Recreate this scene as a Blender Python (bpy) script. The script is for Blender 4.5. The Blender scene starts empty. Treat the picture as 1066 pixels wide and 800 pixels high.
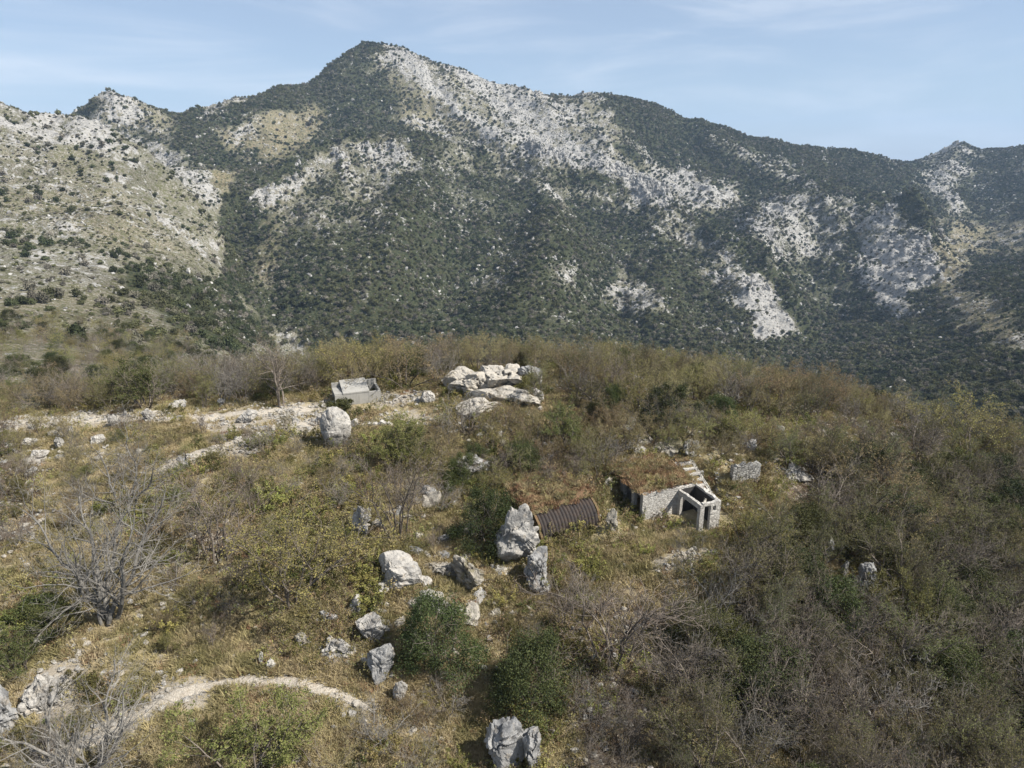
import bpy, bmesh, math, random
import numpy as np
from mathutils import Vector, Matrix, noise as mnoise
rng = np.random.default_rng(7)
random.seed(7)
scene = bpy.context.scene
C = scene.collection
D = bpy.data
# ------------------------------------------------------------------ camera geometry (the photograph is 1066 x 800)
CAMZ = 30.0
PITCH = math.radians(18.3)
F = 712.0
CP, SP = math.cos(PITCH), math.sin(PITCH)

def rays(px, py):
    u = (np.asarray(px, float) - 533) / F
    v = (np.asarray(py, float) - 400) / F
    return u, CP - v * SP, -(SP + v * CP)

def project(x, y, z):
    zz = z - CAMZ
    dep = y * CP - zz * SP
    up = y * SP + zz * CP
    dep = np.maximum(dep, 1e-3)
    return 533 + F * x / dep, 400 - F * up / dep, dep

# ------------------------------------------------------------------ numpy value noise
_tab = np.random.default_rng(3).random((256, 256))
def vnoise(x, y):
    xi = np.floor(x).astype(np.int64); yi = np.floor(y).astype(np.int64)
    fx = x - xi; fy = y - yi
    fx = fx * fx * fx * (fx * (fx * 6 - 15) + 10); fy = fy * fy * fy * (fy * (fy * 6 - 15) + 10)
    a = _tab[xi & 255, yi & 255]; b = _tab[(xi + 1) & 255, yi & 255]
    c = _tab[xi & 255, (yi + 1) & 255]; d = _tab[(xi + 1) & 255, (yi + 1) & 255]
    return (a * (1 - fx) + b * fx) * (1 - fy) + (c * (1 - fx) + d * fx) * fy
def fbm(x, y, wl, octv=4, seed=0.0, gain=.5):
    s = 0; amp = 1; tot = 0; f = 1.0 / wl
    for o in range(octv):
        ca, sa = math.cos(o * 1.3 + seed), math.sin(o * 1.3 + seed)
        s = s + amp * (vnoise((x * ca - y * sa) * f + 17.3 * o + seed * 31, (x * sa + y * ca) * f + 5.1 * o + seed * 13) - .5)
        tot += amp; amp *= gain; f *= 2.03
    return s / tot          # about -0.5 .. 0.5
def ridged(x, y, wl, octv=4, seed=0.0, gain=.5):
    s = 0; amp = 1; tot = 0; f = 1.0 / wl
    for o in range(octv):
        ca, sa = math.cos(o * 1.7 + seed), math.sin(o * 1.7 + seed)
        n = vnoise((x * ca - y * sa) * f + 7.3 * o + seed * 11, (x * sa + y * ca) * f + 3.1 * o + seed * 23)
        s = s + amp * (1 - np.abs(2 * n - 1)); tot += amp; amp *= gain; f *= 2.1
    return s / tot          # 0 .. 1
def sstep(a, b, x):
    t = np.clip((x - a) / (b - a), 0, 1)
    return t * t * (3 - 2 * t)

class TPS:
    def __init__(s, P, v, lam=0.0):
        P = np.asarray(P, float); n = len(P)
        K = s.k(((P[:, None] - P[None]) ** 2).sum(-1)) + lam * np.eye(n)
        A = np.zeros((n + 3, n + 3)); A[:n, :n] = K
        A[:n, n] = 1; A[:n, n + 1:] = P; A[n, :n] = 1; A[n + 1:, :n] = P.T
        s.w = np.linalg.solve(A, np.concatenate([np.asarray(v, float), [0, 0, 0]])); s.P = P
    @staticmethod
    def k(d2): return .5 * d2 * np.log(np.maximum(d2, 1e-12))
    def __call__(s, x, y):
        sh = np.shape(x); x = np.ravel(x); y = np.ravel(y); out = np.empty(len(x)); n = len(s.P)
        for i in range(0, len(x), 40000):
            a, b = x[i:i + 40000], y[i:i + 40000]
            d2 = (a[:, None] - s.P[:, 0]) ** 2 + (b[:, None] - s.P[:, 1]) ** 2
            out[i:i + 40000] = s.k(d2) @ s.w[:n] + s.w[n] + s.w[n + 1] * a + s.w[n + 2] * b
        return out.reshape(sh)

# ------------------------------------------------------------------ near hill: points (column, row, metres below the camera)
NEAR = [(-150, 800, 26.5), (0, 800, 26.5), (300, 800, 27), (560, 800, 28), (760, 800, 28.5), (900, 800, 30), (1066, 800, 31.5), (1200, 800, 33),
        (-200, 700, 25.8), (0, 700, 26), (280, 708, 26.2), (450, 700, 26.6), (600, 700, 27.2), (750, 700, 28), (900, 700, 29), (1066, 700, 31), (1250, 700, 33),
        (-200, 600, 24.8), (0, 600, 25), (300, 600, 24.7), (430, 610, 25), (560, 600, 25.6), (700, 605, 26.2), (850, 600, 27), (950, 600, 28), (1066, 600, 30), (1300, 600, 33),
        (0, 520, 24), (150, 520, 23.6), (300, 520, 23.2), (430, 520, 23.4), (530, 520, 24), (620, 560, 25.1), (760, 550, 25.1), (850, 530, 25.8), (950, 520, 27), (1066, 520, 28.8), (-250, 520, 24.5),
        (0, 470, 23.6), (150, 470, 23.1), (300, 470, 22.6), (420, 470, 22.4), (520, 470, 22.2), (600, 480, 22.8), (700, 480, 22.9), (800, 480, 23.6), (900, 470, 24.3), (1000, 478, 26.2), (1066, 492, 28.2),
        (-250, 440, 24), (0, 440, 23.5), (130, 436, 22.9), (280, 428, 22.1), (370, 422, 22), (450, 420, 21.7), (520, 412, 21.0), (560, 408, 20.6), (650, 410, 20.8), (750, 418, 21.4), (850, 428, 22.9), (950, 446, 24.8), (1040, 468, 27.6)]
P, V = [], []
for px, py, dr in NEAR:
    dx, dy, dz = rays(px, py); t = dr / -dz
    P.append((dx * t, dy * t)); V.append(CAMZ - dr)
for deg in range(-60, 61, 10):                     # the far side of the crest falls away, the near side runs on under the camera
    a = math.radians(deg)
    for r, dr in ((85, 26.2 + max(0, deg) * .17), (105, 36.5 + max(0, deg) * .12), (130, 48)):
        P.append((r * math.sin(a), r * math.cos(a))); V.append(CAMZ - dr)
    if abs(deg) <= 50: P.append((12 * math.sin(a), 12 * math.cos(a))); V.append(CAMZ - 28)
near_tps = TPS(P, V, .5)

FLAT = []          # (x, y, radius, height): terraces cut into the hill
def h_near_raw(x, y):
    z = near_tps(x, y)
    z = z + .9 * fbm(x, y, 14, 4, 1.0) + .55 * fbm(x, y, 4.0, 3, 2.0) + .22 * (ridged(x, y, 2.2, 2, 5.0) - .5)
    return z
def h_near(x, y):
    z = h_near_raw(x, y)
    for fx, fy, r0, r1, fz in FLAT:
        d = np.hypot(x - fx, y - fy); w = 1 - sstep(r0, r1, d)
        z = z * (1 - w) + fz * w
    return z

# ------------------------------------------------------------------ mountains: (column, row, ground distance in metres)
FAR = [  # slope on the near left
 (-120, 105, 950), (-120, 200, 640), (-120, 290, 420), (-120, 350, 250),
 (0, 113, 900), (30, 120, 890), (60, 128, 870), (90, 134, 850), (120, 143, 820), (150, 154, 790), (180, 168, 760), (210, 185, 730), (235, 203, 690),
 (0, 200, 640), (0, 280, 420), (0, 340, 250), (0, 378, 165), (100, 200, 660), (100, 270, 460), (100, 340, 280), (100, 376, 175),
 (180, 230, 610), (200, 290, 470), (200, 345, 330), (200, 375, 215), (255, 350, 430), (260, 378, 330),
 (245, 235, 700), (262, 275, 640), (283, 320, 575), (305, 355, 520), (330, 378, 470),
 # small bare peak and the wooded flank
 (45, 127, 1500), (75, 112, 1480), (95, 102, 1450), (118, 97, 1430), (150, 102, 1430), (172, 110, 1420), (120, 130, 1380), (150, 140, 1330), (85, 128, 1430),
 (190, 110, 1440), (205, 105, 1450), (240, 97, 1480), (290, 85, 1530), (345, 58, 1640), (365, 48, 1680), (395, 43, 1700), (440, 54, 1700), (470, 66, 1700), (500, 80, 1710), (530, 89, 1715), (560, 97, 1720), (590, 99, 1720), (610, 98, 1730),
 (632, 97, 1740), (655, 97, 1750), (680, 104, 1750), (700, 115, 1760), (730, 122, 1780), (760, 130, 1800), (800, 139, 1840), (850, 147, 1900), (890, 154, 1950), (925, 163, 2120), (945, 166, 2280),
 (965, 158, 2400), (985, 150, 2480), (1000, 152, 2480), (1030, 149, 2480), (1066, 149, 2480), (1150, 140, 2420),
 (200, 145, 1250), (240, 145, 1250), (300, 130, 1330), (340, 100, 1500), (250, 180, 1050), (225, 190, 1000), (240, 215, 880),
 # spur and the face below it
 (300, 190, 1060), (330, 170, 1110), (370, 151, 1170), (420, 152, 1190), (378, 44, 1690), (412, 44, 1700), (425, 48, 1700), (450, 153, 1210), (290, 215, 980),
 (400, 115, 1450), (450, 100, 1530), (480, 130, 1400), (520, 130, 1450), (600, 140, 1480), (680, 160, 1500),
 (520, 165, 1260), (570, 180, 1260), (620, 200, 1240), (680, 215, 1240), (725, 240, 1190), (770, 290, 1010), (800, 340, 860),
 (560, 155, 1360), (640, 185, 1340), (740, 200, 1380), (720, 150, 1640), (800, 165, 1640), (800, 190, 1480), (900, 200, 1600), (930, 215, 1500), (860, 180, 1640),
 (300, 260, 800), (380, 210, 970), (480, 220, 980), (580, 250, 950), (400, 290, 740), (500, 300, 740), (600, 300, 790), (680, 300, 860), (420, 345, 590), (540, 350, 600), (650, 360, 620), (750, 380, 620), (340, 330, 600),
 # crags and valley on the right
 (780, 225, 1330), (850, 210, 1380), (880, 235, 1300), (790, 262, 1190), (860, 265, 1180), (785, 285, 1060), (820, 310, 1000), (840, 345, 920), (900, 240, 1300), (950, 240, 1320), (975, 280, 1200), (920, 300, 1090), (880, 310, 1040), (940, 325, 1000),
 (1000, 180, 2150), (1066, 190, 2050), (1000, 240, 1680), (1066, 245, 1600), (1010, 262, 1380), (1015, 300, 970), (1066, 262, 1260), (1110, 262, 1270), (1066, 330, 800), (1030, 330, 860), (1150, 280, 1040), (1150, 340, 740),
 (880, 370, 760), (950, 380, 700), (1000, 350, 820), (1066, 390, 560), (1000, 420, 500), (900, 410, 560), (1066, 430, 450), (1180, 420, 430)]
AS, RS = 3.0, 1.0
P, V = [], []
for px, py, r in FAR:
    dx, dy, dz = rays(px, py + (5 if py < 175 else 0) + (7 if px < 240 and r < 1000 and py < 210 else 0)); hyp = math.hypot(dx, dy)
    P.append((AS * math.atan2(dx, dy), RS * math.log(r))); V.append(dz / hyp)
SKY = [(0, 113, 900), (60, 128, 870), (120, 143, 820), (180, 168, 760), (235, 203, 690), (45, 127, 1500), (75, 112, 1480), (118, 97, 1430), (150, 102, 1430),
       (190, 110, 1440), (240, 97, 1480), (290, 85, 1530), (345, 58, 1640), (395, 43, 1700), (440, 54, 1700), (500, 80, 1710), (560, 97, 1720), (610, 98, 1730), (655, 97, 1750),
       (700, 115, 1760), (760, 130, 1800), (850, 147, 1900), (925, 163, 2120), (985, 150, 2480), (1066, 149, 2480), (1150, 140, 2420)]
for px, py, r in SKY:                          # every skyline falls away behind
    dx, dy, dz = rays(px, py); hyp = math.hypot(dx, dy)
    P.append((AS * math.atan2(dx, dy), RS * math.log(r * 1.07))); V.append(dz / hyp - .022)
def hid(px, r, s): P.append((AS * math.atan2(px - 533, F * 1.0), RS * math.log(r))); V.append(s)
for px in range(-150, 1250, 130):
    hid(px, 100, -.325 - .04 * sstep(700, 1000, px)); hid(px, 2500 if px < 850 else 3100, -.02); hid(px, 3900, -.06)
for px in (330, 460, 560, 660, 760): hid(px, 160, -.40); hid(px, 300, -.42)
for px in (860, 960, 1066, 1180): hid(px, 150, -.46); hid(px, 240, -.47)
hid(0, 1150, -.0); hid(-100, 1200, .0)
far_tps = TPS(P, V, 1e-4)
RIBS = [  # rock ribs (+) and gullies (-) of the mountain: metres high, half width, points (column, row, ground distance)
 (20, 34, [(285, 215, 985), (330, 172, 1105), (370, 153, 1165), (450, 156, 1205), (520, 168, 1250), (570, 183, 1253), (620, 203, 1235), (680, 219, 1230), (725, 244, 1180), (770, 294, 1005), (800, 345, 850)]),
 (34, 95, [(285, 218, 985), (330, 175, 1100), (370, 158, 1160), (450, 161, 1200), (520, 172, 1245), (570, 187, 1248), (620, 207, 1230), (680, 223, 1225), (725, 248, 1175), (770, 298, 1000)]),
 (-34, 70, [(235, 180, 980), (243, 215, 850), (250, 250, 730), (272, 300, 620), (305, 350, 525)]),
 (30, 75, [(850, 205, 1400), (800, 235, 1310), (790, 270, 1160), (815, 325, 970)]), (-30, 60, [(870, 225, 1350), (868, 268, 1170), (866, 310, 1020)]), (30, 75, [(905, 220, 1430), (935, 240, 1320), (950, 290, 1150)]),
 (24, 80, [(450, 200, 1050), (420, 260, 850), (390, 330, 640)]), (-24, 60, [(520, 210, 1040), (500, 270, 850), (470, 335, 640)]), (24, 80, [(590, 225, 1060), (580, 280, 860), (570, 345, 640)]), (-20, 60, [(650, 245, 1000), (640, 300, 800), (630, 350, 650)]),
 (24, 28, [(778, 224, 1335), (792, 262, 1190), (786, 287, 1060), (830, 345, 930)]),
 (20, 28, [(850, 209, 1385), (886, 238, 1300), (875, 264, 1180)]),
 (26, 32, [(900, 240, 1305), (930, 232, 1330), (962, 247, 1315), (981, 286, 1190), (966, 302, 1110)]),
 (20, 40, [(1000, 156, 2440), (985, 200, 1980), (988, 250, 1600)]),
 (14, 26, [(840, 345, 925), (800, 300, 1020)]),
 (16, 40, [(735, 142, 1650), (820, 185, 1520), (900, 216, 1500), (958, 246, 1330)]),
 (16, 40, [(420, 70, 1640), (470, 100, 1530), (500, 130, 1440), (560, 152, 1350)]),
 (14, 36, [(530, 92, 1710), (600, 140, 1480), (700, 172, 1440), (760, 204, 1380)]),
 (-14, 30, [(440, 82, 1600), (508, 142, 1390), (600, 176, 1350), (690, 206, 1330)]),
 (12, 34, [(450, 160, 1190), (430, 230, 940), (400, 300, 735)]), (-10, 30, [(480, 190, 1080), (470, 260, 860), (450, 330, 650)]),
 (13, 34, [(560, 186, 1240), (570, 250, 955), (560, 320, 720)]), (-11, 30, [(620, 215, 1150), (640, 270, 900), (640, 340, 690)]),
 (13, 34, [(690, 225, 1190), (690, 270, 950), (680, 330, 760)]),
 (9, 26, [(360, 165, 1110), (330, 230, 900), (320, 300, 700)]), (-12, 30, [(245, 200, 930), (243, 240, 760), (264, 290, 640), (300, 350, 530)]),
 (6, 26, [(0, 122, 880), (60, 136, 850), (120, 151, 810), (180, 176, 750), (235, 210, 680)]),
]
def rib_height(x, y):
    out = np.zeros_like(x)
    for A, w, pts in RIBS:
        Q = []
        for px, py, r in pts:
            dx, dy, dz = rays(px, py); h = math.hypot(dx, dy); Q.append((dx / h * r, dy / h * r))
        lo = np.min(Q, 0) - 4 * w; hi = np.max(Q, 0) + 4 * w
        m = (x > lo[0]) & (x < hi[0]) & (y > lo[1]) & (y < hi[1])
        if not m.any(): continue
        X = x[m] + .5 * w * fbm(x[m], y[m], 90, 3, A * .7) * 2; Y = y[m] + .5 * w * fbm(x[m], y[m], 90, 3, A * .9 + 3) * 2
        d = np.full(X.shape, 1e12); t_ = np.zeros(X.shape); n = len(Q) - 1
        for i in range(n):
            (ax, ay), (bx, by) = Q[i], Q[i + 1]; ex, ey = bx - ax, by - ay
            t = np.clip(((X - ax) * ex + (Y - ay) * ey) / (ex * ex + ey * ey), 0, 1)
            q = (X - ax - ex * t) ** 2 + (Y - ay - ey * t) ** 2
            b = q < d; d[b] = q[b]; t_[b] = (i + t[b]) / n
        g = np.exp(-d / w ** 2) - .45 * np.exp(-d / (2.4 * w) ** 2)
        jag = .75 + .9 * (ridged(x[m], y[m], 42, 4, A * .31, .6) - .5) + .5 * fbm(x[m], y[m], 150, 2, 4)
        out[m] += A * g * jag * 1.5 * sstep(0, .12, t_ + .06) * sstep(0, .12, 1.06 - t_)
    return out
def h_far(x, y, rockmask=None):
    r = np.hypot(x, y); a = np.arctan2(x, y)
    s = far_tps(AS * a, RS * np.log(np.maximum(r, 20)))
    z = CAMZ + s * r
    k = sstep(120, 700, r)
    wx = x + 60 * fbm(x, y, 260, 2, 8.0); wy = y + 60 * fbm(x, y, 260, 2, 9.0)
    z = z + k * (26 * (ridged(wx, wy, 330, 4, 2.2) - .62) + 9 * (ridged(wx, wy, 90, 3, 6.0) - .6)) + (1.0 + 2.5 * k) * fbm(x, y, 24, 3, 4.0)
    u = .80 * wx + .60 * wy; v = -.60 * wx + .80 * wy          # ribs and gullies running down the fall line
    z = z + k * sstep(500, 900, r) * 20 * (ridged(u, v * .30, 120, 4, 0.4) - .62)
    z = z + k * rib_height(x, y)
    if rockmask is not None:
        z = z + rockmask * k * (20 * (ridged(u, v * .45, 44, 4, 7.0, .6) - .5) + 6 * fbm(x, y, 13, 3, 3.0, .6))
        q = (z + 10 * fbm(x, y, 70, 3, 2.7)) / 15.0; q = q - np.floor(q); z = z + rockmask * k * 5.5 * (np.minimum(q * 3.2, 1) - q)      # ledges
    return z
R0 = 96.0
def H(x, y, rockmask=None):
    x = np.asarray(x, float); y = np.asarray(y, float)
    r = np.hypot(x, y)
    w = sstep(86, 124, r)
    out = np.zeros_like(r)
    m = w < 1
    if m.any(): out[m] += (1 - w[m]) * h_near(x[m], y[m])
    m = w > 0
    if m.any(): out[m] += w[m] * h_far(x[m], y[m], None if rockmask is None else rockmask[m])
    return out
def hz(x, y): return float(H(np.array([x]), np.array([y]))[0])

def at(px, py, rmin=14, rmax=95):
    """ground point seen at a place of the photograph (near hill)"""
    dx, dy, dz = rays(px, py); hyp = math.hypot(dx, dy)
    r = np.linspace(rmin, rmax, 900)
    x, y, z = dx / hyp * r, dy / hyp * r, CAMZ + dz / hyp * r
    g = H(x, y) - z
    i = np.argmax(g > 0)
    if g[i] <= 0: i = int(np.argmax(g))
    if i > 0 and g[i] > 0:
        t = g[i - 1] / (g[i - 1] - g[i]); rr = r[i - 1] + t * (r[i] - r[i - 1])
    else: rr = r[i]
    x, y = dx / hyp * rr, dy / hyp * rr
    return Vector((x, y, hz(x, y)))
def atp(px, py, drop):
    dx, dy, dz = rays(px, py); t = drop / -dz
    return Vector((float(dx * t), float(dy * t), CAMZ - drop))

# ------------------------------------------------------------------ mesh helpers
def link(o, parent=None):
    C.objects.link(o)
    if parent is not None: o.parent = parent
    return o
def np_mesh(name, verts, quads=None, tris=None, mats=(), midx=None, smooth=False):
    me = D.meshes.new(name)
    verts = np.asarray(verts, np.float32)
    me.vertices.add(len(verts)); me.vertices.foreach_set('co', verts.ravel())
    nq = 0 if quads is None else len(quads); nt = 0 if tris is None else len(tris)
    lv = []; ls = []; lt = []
    if nq: lv.append(np.asarray(quads, np.int32).ravel()); ls.append(np.arange(nq) * 4); lt.append(np.full(nq, 4))
    if nt: lv.append(np.asarray(tris, np.int32).ravel()); ls.append(nq * 4 + np.arange(nt) * 3); lt.append(np.full(nt, 3))
    lv = np.concatenate(lv)
    me.loops.add(len(lv)); me.loops.foreach_set('vertex_index', lv)
    me.polygons.add(nq + nt)
    me.polygons.foreach_set('loop_start', np.concatenate(ls).astype(np.int32))
    me.polygons.foreach_set('loop_total', np.concatenate(lt).astype(np.int32))
    for m in mats: me.materials.append(m)
    if midx is not None: me.polygons.foreach_set('material_index', np.asarray(midx, np.int32))
    me.polygons.foreach_set('use_smooth', np.full(nq + nt, smooth))
    me.update(calc_edges=True)
    return me
def grid_faces(nr, nc):
    i = np.arange(nr * nc).reshape(nr, nc)
    return np.stack([i[:-1, :-1], i[:-1, 1:], i[1:, 1:], i[1:, :-1]], -1).reshape(-1, 4)
def obj(name, me, parent=None): return link(D.objects.new(name, me), parent)
def tag(o, label=None, cat=None, group=None, kind=None):
    if label: o['label'] = label
    if cat: o['category'] = cat
    if group: o['group'] = group
    if kind: o['kind'] = kind
    return o
def empty(name, loc, rz=0):
    o = D.objects.new(name, None); o.location = loc; o.rotation_euler = (0, 0, rz); o.empty_display_size = .3
    return link(o)
def point_attr(me, name, vals):
    vals = np.asarray(vals, np.float32)
    if vals.ndim == 1:
        a = me.attributes.new(name, 'FLOAT', 'POINT'); a.data.foreach_set('value', vals)
    elif vals.shape[1] == 3:
        a = me.attributes.new(name, 'FLOAT_VECTOR', 'POINT'); a.data.foreach_set('vector', vals.ravel())
    return a

# ------------------------------------------------------------------ node helpers
class NT:
    def __init__(s, name):
        s.m = D.materials.new(name); s.m.use_nodes = True; s.t = s.m.node_tree; s.t.nodes.clear()
        s.out = s.n('ShaderNodeOutputMaterial')
    def n(s, typ, **kw):
        nd = s.t.nodes.new(typ)
        for k, v in kw.items(): setattr(nd, k, v)
        return nd
    def l(s, a, b): s.t.links.new(a, b)
    def val(s, sock, v):
        if isinstance(v, bpy.types.NodeSocket): s.l(v, sock)
        else: sock.default_value = v
    def noise(s, scale, detail=4, rough=.55, vec=None, dist=0.0, out='Fac'):
        nd = s.n('ShaderNodeTexNoise'); nd.inputs['Scale'].default_value = scale; nd.inputs['Detail'].default_value = detail
        nd.inputs['Roughness'].default_value = rough; nd.inputs['Distortion'].default_value = dist
        if vec is not None: s.l(vec, nd.inputs['Vector'])
        return nd.outputs[out]
    def vor(s, scale, feature='F1', vec=None, out='Distance', rand=1.0):
        nd = s.n('ShaderNodeTexVoronoi', feature=feature); nd.inputs['Scale'].default_value = scale; nd.inputs['Randomness'].default_value = rand
        if vec is not None: s.l(vec, nd.inputs['Vector'])
        return nd.outputs[out]
    def math(s, op, a, b=None, clamp=False):
        nd = s.n('ShaderNodeMath', operation=op, use_clamp=clamp); s.val(nd.inputs[0], a)
        if b is not None: s.val(nd.inputs[1], b)
        return nd.outputs[0]
    def ramp(s, fac, stops, interp='LINEAR'):
        nd = s.n('ShaderNodeValToRGB'); cr = nd.color_ramp; cr.interpolation = interp
        while len(cr.elements) < len(stops): cr.elements.new(.5)
        for e, (p, c) in zip(cr.elements, stops):
            e.position = p; e.color = (c, c, c, 1) if not isinstance(c, (tuple, list)) else (*c[:3], 1)
        s.l(fac, nd.inputs[0]); return nd.outputs[0]
    def mr(s, v, a, b, c=0.0, d=1.0, smooth=True):
        nd = s.n('ShaderNodeMapRange', interpolation_type='SMOOTHSTEP' if smooth else 'LINEAR')
        s.val(nd.inputs[0], v); nd.inputs[1].default_value = a; nd.inputs[2].default_value = b; nd.inputs[3].default_value = c; nd.inputs[4].default_value = d
        return nd.outputs[0]
    def mix(s, f, a, b, blend='MIX'):
        nd = s.n('ShaderNodeMix', data_type='RGBA', blend_type=blend)
        s.val(nd.inputs[0], f)
        for i, v in ((6, a), (7, b)):
            if isinstance(v, bpy.types.NodeSocket): s.l(v, nd.inputs[i])
            else: nd.inputs[i].default_value = (*v[:3], 1)
        return nd.outputs[2]
    def attr(s, name, out='Fac'):
        nd = s.n('ShaderNodeAttribute', attribute_name=name); return nd.outputs[out]
    def pos(s): return s.n('ShaderNodeNewGeometry').outputs['Position']
    def objco(s): return s.n('ShaderNodeTexCoord').outputs['Object']
    def rand(s): return s.n('ShaderNodeObjectInfo').outputs['Random']
    def hsv(s, col, h=.5, sat=1.0, v=1.0):
        nd = s.n('ShaderNodeHueSaturation'); s.val(nd.inputs['Hue'], h); s.val(nd.inputs['Saturation'], sat); s.val(nd.inputs['Value'], v); s.l(col, nd.inputs['Color'])
        return nd.outputs[0]
    def bump(s, height, strength=.5, dist=.1):
        nd = s.n('ShaderNodeBump'); nd.inputs['Strength'].default_value = strength; nd.inputs['Distance'].default_value = dist
        s.l(height, nd.inputs['Height']); return nd.outputs[0]
    def bsdf(s, col, rough=.9, normal=None, spec=.2, trans=None):
        b = s.n('ShaderNodeBsdfPrincipled'); s.val(b.inputs['Roughness'], rough); b.inputs['Specular IOR Level'].default_value = spec
        if isinstance(col, bpy.types.NodeSocket): s.l(col, b.inputs['Base Color'])
        else: b.inputs['Base Color'].default_value = (*col[:3], 1)
        if normal is not None: s.l(normal, b.inputs['Normal'])
        o = b.outputs[0]
        if trans:
            t = s.n('ShaderNodeBsdfTranslucent')
            if isinstance(col, bpy.types.NodeSocket): s.l(col, t.inputs['Color'])
            mx = s.n('ShaderNodeMixShader'); mx.inputs[0].default_value = trans; s.l(o, mx.inputs[1]); s.l(t.outputs[0], mx.inputs[2]); o = mx.outputs[0]
        s.l(o, s.out.inputs['Surface']); return s.m
# ------------------------------------------------------------------ land cover: outlines in the photograph's columns and rows, carried to the slopes they lie on
def poly_sd(px, py, poly):
    """signed distance to a polygon, positive inside"""
    n = len(poly); d = np.full(px.shape, 1e9); ins = np.zeros(px.shape, bool)
    for i in range(n):
        ax, ay = poly[i]; bx, by = poly[(i + 1) % n]
        ex, ey = bx - ax, by - ay; wx, wy = px - ax, py - ay
        t = np.clip((wx * ex + wy * ey) / (ex * ex + ey * ey + 1e-9), 0, 1)
        d = np.minimum(d, (wx - ex * t) ** 2 + (wy - ey * t) ** 2)
        if by != ay:
            c = ((ay > py) != (by > py)) & (px < ax + (py - ay) * ex / ey)
            ins ^= c
    d = np.sqrt(d)
    return np.where(ins, d, -d)
def paint(px, py, vals, shapes):
    for sp in shapes:
        poly, tgt = sp[0], sp[1]; fe = (sp[2] if len(sp) > 2 else 6) * 1.6
        xs = [p[0] for p in poly]; ys = [p[1] for p in poly]
        m = (px > min(xs) - fe) & (px < max(xs) + fe) & (py > min(ys) - fe) & (py < max(ys) + fe)
        if not m.any(): continue
        w = sstep(-fe, fe, poly_sd(px[m], py[m], poly))
        for v, t in zip(vals, tgt):
            if t is not None: v[m] = v[m] * (1 - w) + t * w
    return vals
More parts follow.
